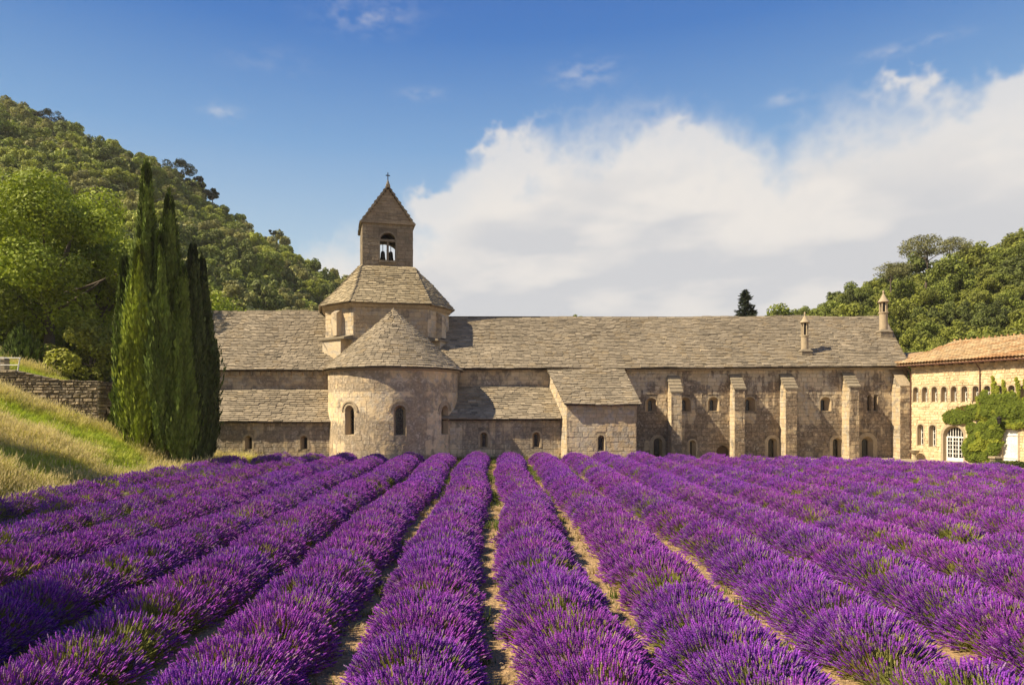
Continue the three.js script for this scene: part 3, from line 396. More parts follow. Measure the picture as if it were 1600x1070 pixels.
// ---------- the guest house at the right ----------
const GH = { o: V(28.2, 0, -46), d: V(2.7, 0, 6.3).normalize(), n: V(-6.3, 0, 2.7).normalize() };
const ghU = (px) => { const p = (px - CX) / F; return (p * 46 - 28.2) / (GH.d.x + p * GH.d.z); }, ghD = (u) => 46 - GH.d.z * u, ghY = (px, py) => PY(py, ghD(ghU(px)));
const ghAt = (u, v, n) => V(GH.o.x + GH.d.x * u + GH.n.x * n, v, GH.o.z + GH.d.z * u + GH.n.z * n);
const guest = thing('guest_house', 'cream rubble stone guest house with orange tiled roof, small windows and ivy', 'house');
{
  const G = guest, W = (px, y0, y1, w, o) => { const u = ghU(px), v = ghY(px, y1); return { u, v, w, h: ghY(px, y0) - v, iw: w * 0.72, ih: (ghY(px, y0) - v) * 0.95, deep: 0.24, ring: 0.07, lift: 0.02, ...o }; };
  const ups = [1431.8, 1446, 1461, 1476, 1491.5, 1508, 1525.5, 1543.5, 1562, 1581.6, 1601].map((px, i) => W(px, 605 - i * 0.35, 628, 0.34));
  const lows = [W(1439.2, 663, 696, 0.4), W(1458, 664, 698, 0.42)];
  const fd = W(1490.5, 665, 722, 1.26, { name: 'french_door', iw: 1.16, deep: 0.2, ring: 0.16, lift: 0 }), sh = W(1579, 668, 722, 0.86, { name: 'shuttered_door', flat: true, iw: 0.82, deep: 0.12, ring: 0.12, lift: 0 });
  wallStones(G, ghAt, 0, 13, -0.5, 6.3, [...ups, ...lows, fd, sh], { seed: 201, mat: M.rubble, course: 0.17, block: 0.26, proud: 0.03, rough: 0.03, gap: 0.02, joint: 0.9, tone: 0.2, revealMat: M.trim, ringMat: M.trim });
  // white window frames, panes of the french door, shutter boards
  const fx = (name, win, geo, mat) => mesh(name, geo, mat, win), wins = G.children.filter((c) => c.name.startsWith('window'));
  const bar = (m, u, v, du, dv, n0, n1) => { const q = [[u - du, v - dv], [u + du, v - dv], [u + du, v + dv], [u - du, v + dv]]; m.hexa(q.map((k) => ghAt(k[0], k[1], n0)), q.map((k) => ghAt(k[0], k[1], n1))); };
  [...ups, ...lows].forEach((p, i) => { const m = new MB(), w = p.iw, hh = p.ih; bar(m, p.u - w / 2 + 0.02, p.v + hh / 2, 0.02, hh / 2 - 0.01, -0.32, -0.27); bar(m, p.u + w / 2 - 0.02, p.v + hh / 2, 0.02, hh / 2 - 0.01, -0.32, -0.27); bar(m, p.u, p.v + hh * 0.46, 0.014, hh * 0.42, -0.32, -0.272); for (const t of [0.05, 0.35, 0.65, 0.9]) bar(m, p.u, p.v + hh * t, w / 2 - 0.04, 0.016, -0.318, -0.274); mesh('window_frame', m.geo(), M.white, wins[i], 'stuff'); });
  const fdo = G.children.find((c) => c.name.startsWith('french_door')), m = new MB(), hw = fd.iw / 2, hr = fd.ih - hw;
  for (const t of [-1, -0.34, 0.34, 1]) bar(m, fd.u + t * (hw - 0.04), fd.v + hr / 2, t * t > 0.5 ? 0.04 : 0.035, hr / 2, -0.28, -0.22);
  for (const t of [-0.68, 0, 0.68]) bar(m, fd.u + t * (hw - 0.04), fd.v + hr / 2 + 0.15, 0.014, hr / 2 - 0.2, -0.275, -0.235);
  for (let i = 0; i <= 5; i++) bar(m, fd.u, fd.v + (i === 0 ? 0.14 : 0.28 + (hr - 0.32) * i / 5), hw - 0.05, i === 0 ? 0.14 : i === 5 ? 0.05 : 0.018, -0.277, -0.227);
  for (let i = -3; i <= 3; i++) { const x = i / 3.5 * hw, top = Math.sqrt(hw * hw - x * x) - 0.03; bar(m, fd.u + x, fd.v + hr + top / 2, 0.017, top / 2, -0.276, -0.232); }
  mesh('door_frame', m.geo(), M.white, fdo, 'stuff');
  const sho = G.children.find((c) => c.name.startsWith('shuttered_door'));
  for (let i = 0; i < 4; i++) { const b = new MB(); bar(b, sh.u - 0.41 + 0.205 * (i + 0.5), sh.v + sh.ih / 2, 0.1, sh.ih / 2 - 0.01, -0.16, -0.105); mesh('board', b.geo(), M.white, sho); }
  for (const t of [0.14, 0.83]) { const b = new MB(); bar(b, sh.u, sh.v + sh.ih * t, 0.38, 0.05, -0.104, -0.07); mesh('batten', b.geo(), M.white, sho); }
  // tiled roof: eave, ridge, hipped left end
  const e0 = ghAt(-0.75, 6.34, 0.42), e1 = ghAt(13, 6.34, 0.42), r0 = ghAt(0, 8.0, -4.5), r1 = ghAt(13, 8.0, -4.5), bed = new MB(), back = ghAt(13, 6.3, -9.4), back0 = ghAt(-0.5, 6.3, -9.4);
  bed.quad(e0, e1, r1, r0); bed.quad(r0, r1, back, back0); bed.tri(e0, r0, back0, [0, 0], [1, 0], [1, 1]); mesh('roof_bed', bed.geo(), M.under, G);
  const tile = (() => { const g = new THREE.CylinderGeometry(0.085, 0.105, 1, 8, 1, true, -Math.PI / 2, Math.PI), f = g.clone(); return g; })(), list = [], r = rng(211), pitch = 0.2, nCol = 69, nRow = 13, m4 = new THREE.Matrix4(), bm = new THREE.Matrix4(), q = new THREE.Quaternion();
  const upv = ghAt(0, 8.0, -4.5).sub(ghAt(0, 6.34, 0.42)).normalize(), nrm = new THREE.Vector3().crossVectors(GH.d, upv).normalize(); if (nrm.y < 0) nrm.negate();
  const slopeL = ghAt(0, 8.0, -4.5).distanceTo(ghAt(0, 6.34, 0.42)), X3 = new THREE.Vector3().crossVectors(upv, nrm);
  for (let i = 0; i < nCol * 2; i++) for (let j = 0; j < nRow; j++) { const u = -0.75 + i * pitch / 2, s = (j + 0.45) * slopeL / nRow; if (u < -0.75 + 0.75 * s / slopeL) continue; const cover = i % 2 === 0;
    const c = ghAt(u, 6.34, 0.42).addScaledVector(upv, s).addScaledVector(nrm, (cover ? 0.045 : 0.04) + 0.012 * r()); bm.makeBasis(X3, upv, nrm); q.setFromRotationMatrix(bm); q.multiply(new THREE.Quaternion().setFromEuler(new THREE.Euler(cover ? -0.03 : Math.PI * 0 - 0.03, cover ? 0 : Math.PI, (r() - 0.5) * 0.05)));
    const n = fbm(u * 0.9 - s * 1.3, s * 0.5, 3, 221), col = mix3(mix3([0.68, 0.45, 0.22], [0.76, 0.56, 0.32], r()), [0.58, 0.30, 0.12], sm(0.45, 0.62, n) * 0.8); const kk = 0.7 + 0.5 * r();
    list.push([m4.compose(c, q, V(cover ? 1 : 1.05, slopeL / nRow * 1.25, 1)).clone(), new THREE.Color().setRGB(...mul3(col, kk))]); }
  instances('roof_tile', tile, M.tile, list, G);
  { const rt = []; for (let u = 0; u < 13; u += 0.38) { const c = ghAt(u, 8.03, -4.5); bm.makeBasis(V(0, 1, 0).cross(GH.d).normalize(), GH.d, V(0, 1, 0)); q.setFromRotationMatrix(bm); rt.push([m4.compose(c.add(V(0, -0.05, 0)), q, V(1.1, 0.5, 0.8)).clone(), new THREE.Color().setRGB(...mul3([0.5, 0.3, 0.13], 0.7 + 0.5 * r()))]); } instances('ridge_tile', tile, M.tile, rt, G); }
  const raf = new MB(); for (let u = 0.3; u < 13; u += 0.62) bar(raf, u, 6.2, 0.045, 0.055, 0, 0.36); mesh('rafter_end', raf.geo(), M.wood, G, 'stuff');
  const sw = new MB(); for (const [a, b, f] of [[ghAt(0, 0, 0), ghAt(0, 0, -9), -1], [ghAt(0, 0, -9), ghAt(13, 0, -9), 1], [ghAt(13, 0, -9), ghAt(13, 0, 0), 1]]) sw.quad(a.clone().setY(-0.5), b.clone().setY(-0.5), b.clone().setY(6.3), a.clone().setY(6.3)); mesh('side_wall', sw.geo(), M.rubble, G, 'stuff');
  // gutter and downpipes
  const tube = (pts, rr) => new THREE.TubeGeometry(new THREE.CatmullRomCurve3(pts, false, 'catmullrom', 0.1), 24, rr, 8);
  mesh('gutter', tube([ghAt(-0.6, 6.24, 0.5), ghAt(13, 6.24, 0.5)], 0.05), M.copper, G);
  for (const [u, bot] of [[0.02, -0.2], [ghU(1533), 3.2]]) mesh('downpipe', tube([ghAt(u, 6.2, 0.48), ghAt(u, 6.05, 0.36), ghAt(u, 5.8, 0.09), ghAt(u, 5.5, 0.07), ghAt(u, bot, 0.07)], 0.035), M.copper, G);
  // link roof towards the abbey
  const lk = new MB(); lk.hexa([V(27.6, 6.5, -46.9), V(28.6, 6.5, -45.9), V(32.5, 7.5, -50.5), V(31, 7.5, -52)], [V(27.6, 6.58, -46.9), V(28.6, 6.58, -45.9), V(32.5, 7.62, -50.5), V(31, 7.62, -52)]); mesh('link_roof', lk.geo(), std({ map: mapMottle, color: [0.5, 0.32, 0.16] }), G);
  rebase(G, V(GH.o.x, 0, GH.o.z));
}
// ---------- dry-stone wall with a gate recess ----------
const dryWall = thing('stone_wall', 'rough dry-stone wall on the grassy bank beside the cypresses', 'wall');
{
  const Wl = dryWall, zf = -38, topY = (x) => x > -24.3 ? 4.88 + 0.03 * (-21.9 - x) : lerp(4.95, 5.5, clamp((-24.3 - x) / 2.5, 0, 1)), core = new MB();
  const xs = [-21.92, -24.3, -26.8, -32]; for (let i = 0; i < 3; i++) { const a = xs[i + 1], b = xs[i]; core.hexa([V(a, 0.5, zf), V(b, 0.5, zf), V(b, 0.5, zf - 0.6), V(a, 0.5, zf - 0.6)], [V(a, topY(a), zf), V(b, topY(b), zf), V(b, topY(b), zf - 0.6), V(a, topY(a), zf - 0.6)], [0.2, 0.16, 0.11]); }
  for (const [z0, z1, y0] of [[-38.5, zf - 0.61, 0.5], [-39.6, -38.5, 3.55], [-42.5, -39.6, 0.5]]) core.box(-22.5, -21.92, y0, 4.85, z0, z1, [0.2, 0.16, 0.11]); mesh('wall_core', core.geo(), M.dry, Wl, 'stuff');
  const r = rng(301); let count = 0; const rest = new MB();
  const stone = (map, u0, u1, v0, v1, n) => { const m = count < 300 ? new MB() : rest, w = () => (r() - 0.5) * 0.05, k = 0.55 + 0.75 * r(), c = mul3(mix3([0.40, 0.31, 0.19], [0.30, 0.25, 0.18], r()), k); const e = 0.03, lo = [[u0, v0], [u1, v0], [u1, v1], [u0, v1]], hi = [[u0 + e + w(), v0 + e + w() * 0.6], [u1 - e + w(), v0 + e + w() * 0.6], [u1 - e + w(), v1 - e + w() * 0.6], [u0 + e + w(), v1 - e + w() * 0.6]];
    m.hexa(lo.map((p) => map(p[0], p[1], -0.05)), hi.map((p) => map(p[0], p[1], n * (0.7 + 0.6 * r()))), c); if (count++ < 300) mesh('stone', m.geo(), M.dry, Wl); };
  const face = (map, u0, u1, bot, top) => { let v = 0.6; while (v < 6) { const h = 0.08 + 0.13 * r(); let u = u0 - 0.2 * r(); while (u < u1) { const w = Math.min(0.14 + 0.42 * r() * (0.4 + r()), u1 - u), um = u + w / 2, t = top(um); if (v + h > bot(um) && v < t) stone(map, u + 0.008, u + w - 0.008, v + 0.006, Math.min(v + h - 0.006, t + 0.02), 0.05 + 0.06 * r()); u += w; } v += h; } };
  face(frontal(zf), -28.6, -21.9, (x) => bankY(x, zf) - 0.15, (x) => topY(x));
  const ret = along(V(-21.92, 0, zf), V(-21.92, 0, -42.5)), door = (u) => Math.abs(u - 1.05) < 0.58;
  face(ret, 0, 4.4, (u) => (door(u) ? 3.5 : 1.2), () => 4.85);
  if (rest.p.length) mesh('stone_course', rest.geo(), M.dry, Wl, 'stuff');
  const dm = new MB(); dm.poly(archLine(1.1, 2.1, false).map((p) => ret(1.05 + p[0], 1.5 + p[1], -0.45)).reverse()); mesh('gate', dm.geo(), M.wood, Wl);
  rebase(Wl, V(-24.5, 0, zf));
}
{ // small things by the buildings
  const rail = thing('iron_railing', 'small pale metal railing on top of the stone wall', 'railing', -26.8, 5.35, -38.3);
  const t = (a, b, rr = 0.03) => new THREE.TubeGeometry(new THREE.LineCurve3(a, b), 1, rr, 6);
  mesh('top_rail', t(V(-2, 0.85, 0), V(0.3, 0.85, 0)), M.white, rail); mesh('mid_rail', t(V(-2, 0.45, 0), V(0.2, 0.45, 0)), M.white, rail); for (const x of [-0.9, 0.1]) mesh('post', t(V(x, 0, 0), V(x + (x > 0 ? 0.15 : 0), 0.85, 0)), M.white, rail);
  const ped = thing('stone_pedestal', 'weathered square stone pedestal at the end of the low hedge', 'pedestal', PX(1557, 38.6), 0, -38.6);
  const m = new MB(); m.box(-0.2, 0.2, -0.3, 0.55, -0.2, 0.2); mesh('block', m.geo(), M.lichen, ped); const c = new MB(); c.box(-0.26, 0.26, 0.553, 0.65, -0.26, 0.26); mesh('cap', c.geo(), M.trim, ped);
  const urn = thing('stone_urn', 'small stone bowl on a foot by the cream house wall', 'urn', ghAt(ghU(1438.5), 0, 0.55).x, 0, ghAt(ghU(1438.5), 0, 0.55).z);
  mesh('foot', new THREE.LatheGeometry([[0, -0.2], [0.2, -0.2], [0.18, 0.05], [0.09, 0.15], [0.08, 0.3], [0.13, 0.36], [0, 0.36]].map((p) => new THREE.Vector2(...p)), 16), M.trim, urn); mesh('bowl', new THREE.LatheGeometry([[0, 0.36], [0.13, 0.36], [0.26, 0.48], [0.3, 0.6], [0.33, 0.62], [0.27, 0.6], [0.1, 0.5], [0, 0.48]].map((p) => new THREE.Vector2(...p)), 18), M.trim, urn);
  const pil = thing('gate_post', 'pale square stone post at the picture edge behind the metal railing', 'post', PX(4, 40), 5.1, -40); const pm = new MB(); pm.box(-0.22, 0.22, -0.6, 1.1, -0.22, 0.22); mesh('shaft', pm.geo(), M.trim, pil); const pc = new MB(); pc.hexa([V(-0.26, 1.103, 0.26), V(0.26, 1.103, 0.26), V(0.26, 1.103, -0.26), V(-0.26, 1.103, -0.26)], [V(-0.14, 1.3, 0.14), V(0.14, 1.3, 0.14), V(0.14, 1.3, -0.14), V(-0.14, 1.3, -0.14)]); mesh('cap', pc.geo(), M.lichen, pil);
  const u0 = ghU(1570.5), lp = ghAt(u0, ghY(1570.5, 658), 0.5), lan = thing('wall_lantern', 'dark wall lantern hanging among the ivy on the cream house', 'lantern', lp.x, lp.y, lp.z, Math.atan2(GH.n.x, GH.n.z));
  mesh('lamp_body', new THREE.CylinderGeometry(0.13, 0.08, 0.32, 6), M.iron, lan); mesh('lamp_cap', new THREE.ConeGeometry(0.17, 0.16, 6).translate(0, 0.24, 0), M.iron, lan); mesh('bracket', t(V(0, 0.3, 0), V(0, 0.34, -0.55), 0.02), M.iron, lan);
}

// ---------- leaves, crowns, trunks ----------
const STALK = std({ color: [0.12, 0.15, 0.04] });
const leafMat = (t = 0.3) => new THREE.MeshPhysicalMaterial({ vertexColors: true, roughness: 0.75, transmission: t, thickness: 0, side: THREE.DoubleSide, specularIntensity: 0.35 });
const LEAF = leafMat(0.42), NEEDLE = leafMat(0.2), BARK = std({ map: mapMottle, bumpMap: bumpStone, bumpScale: 0.03, color: [0.13, 0.10, 0.075] }), ROCK = std({ map: mapMottle, color: [0.42, 0.38, 0.31], bumpMap: bumpStone, bumpScale: 0.1 });
class Leaves {                                                          // many small folded leaf or spray faces
  constructor() { this.p = []; this.c = []; this.i = []; }
  add(x, y, z, dir, side, len, wid, col) { const n = this.p.length / 3; const b = [x - dir.x * len / 2, y - dir.y * len / 2, z - dir.z * len / 2], t = [x + dir.x * len / 2, y + dir.y * len / 2, z + dir.z * len / 2];
    this.p.push(...b, x + side.x * wid / 2, y + side.y * wid / 2, z + side.z * wid / 2, ...t, x - side.x * wid / 2, y - side.y * wid / 2, z - side.z * wid / 2); for (let k = 0; k < 4; k++) this.c.push(...col); this.i.push(n, n + 1, n + 2, n, n + 2, n + 3); }
  geo() { const g = new THREE.BufferGeometry(); g.setAttribute('position', new THREE.Float32BufferAttribute(this.p, 3)); g.setAttribute('color', new THREE.Float32BufferAttribute(this.c, 3)); g.setIndex(this.i); return g; }
}
const dirOf = (r) => { const z = 2 * r() - 1, a = 2 * Math.PI * r(), s = Math.sqrt(1 - z * z); return V(s * Math.cos(a), z, s * Math.sin(a)); };
const _n = V(), _d = V(), _s = V();
// clumps: [x, y, z, radius]; leaves lie on the clumps, turned mostly outwards
function foliage(r, clumps, count, len, wid, colA, colB, o = {}) {
  const L = new Leaves(), total = clumps.reduce((s, c) => s + c[3] * c[3], 0);
  for (const [cx, cy, cz, cr] of clumps) { const n = Math.round(count * cr * cr / total), tone = 0.68 + 0.62 * r();
    for (let i = 0; i < n; i++) { const d = dirOf(r), q = cr * (0.55 + 0.5 * Math.sqrt(r())), sq = o.flat ?? 0.85; _n.copy(d).multiplyScalar(0.8).add(dirOf(r).multiplyScalar(o.loose ?? 0.75)).add(V(0, 0.35, 0)).normalize();
      _d.copy(dirOf(r)).cross(_n).normalize(); if (o.up) _d.lerp(V(0, 1, 0), o.up).addScaledVector(_n, -_d.dot(_n) * 0.5).normalize(); _s.crossVectors(_n, _d).normalize();
      const k = tone * (0.75 + 0.5 * r()), c = mul3(mix3(colA, colB, r()), k), s = 0.7 + 0.6 * r(); L.add(cx + d.x * q, cy + d.y * q * sq, cz + d.z * q, _d, _s, len * s, wid * s, c); } }
  return L.geo();
}
function limb(a, b, ra, rb, bend, r) { const m = a.clone().lerp(b, 0.5).add(V((r() - 0.5) * bend, (r() - 0.3) * bend, (r() - 0.5) * bend)), g = new THREE.TubeGeometry(new THREE.CatmullRomCurve3([a, m, b]), 6, 1, 6), p = g.attributes.position; const c = new THREE.CatmullRomCurve3([a, m, b]);
  for (let i = 0; i <= 6; i++) { const q = c.getPointAt(i / 6), k = lerp(ra, rb, i / 6); for (let j = 0; j <= 6; j++) { const v = i * 7 + j; p.setXYZ(v, q.x + (p.getX(v) - q.x) * k, q.y + (p.getY(v) - q.y) * k, q.z + (p.getZ(v) - q.z) * k); } } g.computeVertexNormals(); return g; }
// a broad tree: trunk, limbs reaching into its clumps, crown
function broadTree(seed, H, Rr, o) {
  const r = rng(seed), clumps = [], n = o.clumps ?? 26, cy = H * (o.mid ?? 0.62), ry = H - cy;
  for (let i = 0; i < n; i++) { const d = dirOf(r), q = Math.cbrt(0.25 + 0.75 * r()), cr = Rr * (0.24 + 0.2 * r()) * (o.lump ?? 1); clumps.push([d.x * q * Rr * 0.82, cy + d.y * q * ry * 0.82 * (d.y < 0 ? (o.under ?? 0.8) : 1), d.z * q * Rr * 0.82, cr]); }
  if (o.shape) o.shape(clumps, r);
  const limbs = [limb(V(0, -0.6, 0), V(0.1, cy * 0.8, 0), H * 0.028, H * 0.016, H * 0.04, r)];
  for (let i = 0; i < (o.limbs ?? 7); i++) { const c = clumps[Math.floor(r() * clumps.length)]; limbs.push(limb(V(0.05, cy * (0.45 + 0.35 * r()), 0), V(c[0] * 0.8, lerp(cy, c[1], 0.85), c[2] * 0.8), H * 0.009, H * 0.003, H * 0.03, r)); }
  return { trunk: mergeGeometries(limbs), crown: foliage(r, clumps, o.leaves ?? 3000, o.len ?? 0.5, o.wid ?? 0.34, o.a, o.b, o) };
}
function plantTree(name, t, label, category, x, z, o = {}) { const g = thing(name, label, category, x, o.y ?? groundY(x, z), z, o.turn ?? 0, o.group); mesh('trunk', t.trunk, BARK, g); mesh('crown', t.crown, o.mat ?? LEAF, g); g.scale.setScalar(o.scale ?? 1); if (o.sx) g.scale.set(o.sx, o.scale ?? 1, o.sx); return g; }

// ---------- cypresses ----------
function cypress(seed, H, Rr, n, a, b, o = {}) {
  const r = rng(seed), L = new Leaves(), ph = r() * 10;
  const rad = (t) => Rr * Math.min(1, Math.pow((1 - t) * 1.5 + 0.004, 0.72)) * sm(-0.09, 0.16, t) * (0.94 + 0.1 * Math.sin(t * 9 + ph));
  const lobe = (an, t) => 0.5 + 0.95 * noise(an * 1.9 + ph, t * 4.5 - an * 0.3, seed, 12) * (0.6 + 0.8 * noise(an * 4 + 3, t * 13, seed + 5, 25)) + 0.13 * noise(an * 8, t * 34, seed + 9, 50);
  for (let i = 0; i < n; i++) { const t = 1 - Math.sqrt(1 - r() * 0.9999) * 1.0, an = r() * Math.PI * 2; const q = rad(t) * lobe(an, t) * (0.78 + 0.24 * Math.sqrt(r()) + (r() < 0.06 ? 0.35 * r() : 0)), y = 0.25 + t * (H - 0.3) + (r() - 0.5) * 0.3;
    const out = V(Math.cos(an), 0, Math.sin(an)); _d.set(out.x * 0.28 + (r() - 0.5) * 0.5, 1, out.z * 0.28 + (r() - 0.5) * 0.5).normalize(); _n.copy(out).add(dirOf(r).multiplyScalar(0.7)).normalize(); _s.crossVectors(_n, _d).normalize();
    const k = (0.7 + 0.6 * r()) * (0.7 + 0.6 * noise(an * 3 + 1, t * 12, seed + 3, 19)), c = mul3(mix3(a, b, r()), k), s = (0.6 + 0.8 * r()) * (t > 0.9 ? 0.7 : 1); L.add(out.x * q, y, out.z * q, _d, _s, 0.34 * s, 0.115 * s, c); }
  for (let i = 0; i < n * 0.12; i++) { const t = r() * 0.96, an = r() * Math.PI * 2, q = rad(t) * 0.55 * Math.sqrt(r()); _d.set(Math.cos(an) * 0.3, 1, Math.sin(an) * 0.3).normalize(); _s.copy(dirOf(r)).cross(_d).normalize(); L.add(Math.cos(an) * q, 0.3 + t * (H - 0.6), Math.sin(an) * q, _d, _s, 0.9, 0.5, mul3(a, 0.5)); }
  return { trunk: limb(V(0, -0.6, 0), V(0, H * 0.9, 0), Rr * 0.16, 0.02, 0.1, r), crown: L.geo() };
}
{
  const bright = [[0.21, 0.27, 0.018], [0.29, 0.335, 0.03]], mid = [[0.12, 0.175, 0.024], [0.175, 0.225, 0.036]], dark = [[0.065, 0.092, 0.022], [0.095, 0.12, 0.03]];
  const list = [[228, 37.2, 238, 27, mid, 'tall cypress, highest tip of the cypress clump'], [264, 37.6, 290, 26, mid, 'cypress with the second highest tip, in the middle of the clump'], [301, 38, 368, 24, dark, 'dark cypress towards the abbey with a pointed tip below its neighbours'], [315, 38.5, 392, 21, dark, 'darkest cypress, next to the abbey roof'],
    [193, 37.7, 390, 15, mid, 'narrow low cypress at the gate recess of the stone wall'], [217, 36.4, 370, 22, bright, 'bright green cypress at the front of the clump'], [250, 36.7, 348, 22, mid, 'cypress in front of the tall one, grey green and full'], [284, 37, 404, 20, mid, 'short cypress between the middle and the darkest ones']];
  list.forEach(([px, d, py, hw, c, label], i) => { const x = PX(px, d), y = bankY(x, -d) - 0.2, H = PY(py, d) - y, t = cypress(401 + i, H, hw / F * d * 1.06, 26000, c[0], c[1]); plantTree('cypress', t, label, 'cypress tree', x, -d, { y, mat: NEEDLE, group: 'cypresses beside the abbey' }); });
}

// ---------- trees behind the wall ----------
{
  const lime = { a: [0.24, 0.31, 0.02], b: [0.34, 0.39, 0.04] }, yel = { a: [0.28, 0.30, 0.03], b: [0.36, 0.36, 0.05] };
  const d1 = 52, big = broadTree(501, 17.5, 8.2, { ...lime, clumps: 64, leaves: 50000, len: 0.24, wid: 0.17, mid: 0.6, limbs: 14, lump: 0.56, under: 0.9 });
  plantTree('maple_tree', big, 'large light green leafy tree behind the stone wall', 'tree', PX(72, d1), -d1, { y: PY(268, d1) - 17.5 });
  const t2 = broadTree(502, 13, 5.2, { ...lime, clumps: 36, leaves: 16000, len: 0.3, wid: 0.21, lump: 0.8 }); plantTree('leafy_tree', t2, 'mid green tree between the large light tree and the cypresses', 'tree', PX(150, 58), -58, { y: PY(345, 58) - 13 });
  const t3 = broadTree(503, 6.4, 3.1, { ...yel, clumps: 30, leaves: 9000, len: 0.26, wid: 0.18, mid: 0.55, lump: 0.85 }); plantTree('small_tree', t3, 'small yellow green tree behind the gate recess of the wall', 'tree', PX(135, 49), -49.5, { y: PY(492, 49) - 6.4 });
  const t4 = broadTree(504, 12, 5.4, { ...lime, clumps: 34, leaves: 14000, len: 0.32, wid: 0.22, mid: 0.5 }); const a = plantTree('broad_tree', t4, 'tree directly under the crown of the large light tree', 'tree', PX(30, 58), -57, { y: PY(440, 58) - 11.5, group: 'shaded trees behind the wall' });
  [[95, 57, 455, 'leafy tree in the shade between the wall and the large tree trunk'], [165, 61, 440, 'leafy tree filling the gap left of the cypresses'], [-25, 54, 430, 'leafy tree cut by the picture edge behind the wall'], [330, 66, 470, 'leafy tree showing low between the cypresses and the abbey roof']].forEach(([px, d, py, l], i) => { const c = copyOf(a, l); c.position.set(PX(px, d), PY(py, d) - 11.5, -d); c.rotation.y = 1.3 * (i + 1); });
  const sp = cypress(509, 6, 1.5, 5000, [0.10, 0.15, 0.02], [0.13, 0.18, 0.03]); plantTree('small_conifer', sp, 'small light green conifer behind the left end of the wall', 'conifer', PX(24, 47), -47.5, { y: PY(500, 47) - 6, mat: NEEDLE });
  // trees outside the frame whose shade falls on the left of the field
  const sh = broadTree(510, 12, 2.3, { ...lime, clumps: 26, leaves: 7000, len: 0.34, wid: 0.26, mid: 0.8 });
  const s0 = plantTree('shade_tree', sh, 'leafy tree on the bank outside the left picture edge', 'tree', -13.6, -7.4, { y: 0.0, scale: 0.75, group: 'trees on the bank beyond the picture edge' });
  [[-21.4, -17.2, 0.66], [-25.6, -25.0, 0.62]].forEach(([x, z, s], i) => { const c = copyOf(s0); c.position.set(x, groundY(x, z) - 0.3, z); c.scale.setScalar(s); c.rotation.y = i * 1.9; });
}

// ---------- wooded hills ----------
const crestL = (x) => { const pts = [[-260, 150], ...[[0, 157], [75, 182], [130, 208], [180, 236], [240, 250], [285, 272], [330, 312], [400, 352], [440, 378], [490, 412], [535, 448], [600, 490]].map(([a, b]) => [PX(a, 190), PY(b, 190) - 4.2]), [20, 2], [60, -4]]; if (x <= pts[0][0]) return pts[0][1]; for (let i = 0; i + 1 < pts.length; i++) if (x <= pts[i + 1][0]) return lerp(pts[i][1], pts[i + 1][1], (x - pts[i][0]) / (pts[i + 1][0] - pts[i][0])); return -4; };
const hillL = (x, z) => { const t = (-z - 66) / 124; return crestL(x * (t < 1 ? lerp(1.1, 1, clamp(t, 0, 1)) : 1)) * (t < 1 ? sm(-0.35, 1.12, t) / sm(-0.35, 1.12, 1) * Math.max(0, Math.min(1, t * 3 + 0.4)) : 1 - (t - 1) * 0.2) + 6 * (fbm(x * 0.03, z * 0.03, 3, 601) - 0.5) - (t < 0.05 ? 4 : 0); };
const hillR = (x, z) => { const t = clamp((-z - 50) / 55, -0.2, 2.2); return ((sm(23, 36, x) * 10.5 - 3 + Math.min(22, Math.max(0, x - 35.5) * 0.36)) * sm(-0.1, 0.75, t) + 2.5 * (fbm(x * 0.05, z * 0.05, 3, 611) - 0.5)) * (x < 30 ? 1 : 1) - (t < 0.02 ? 2 : 0) ; };
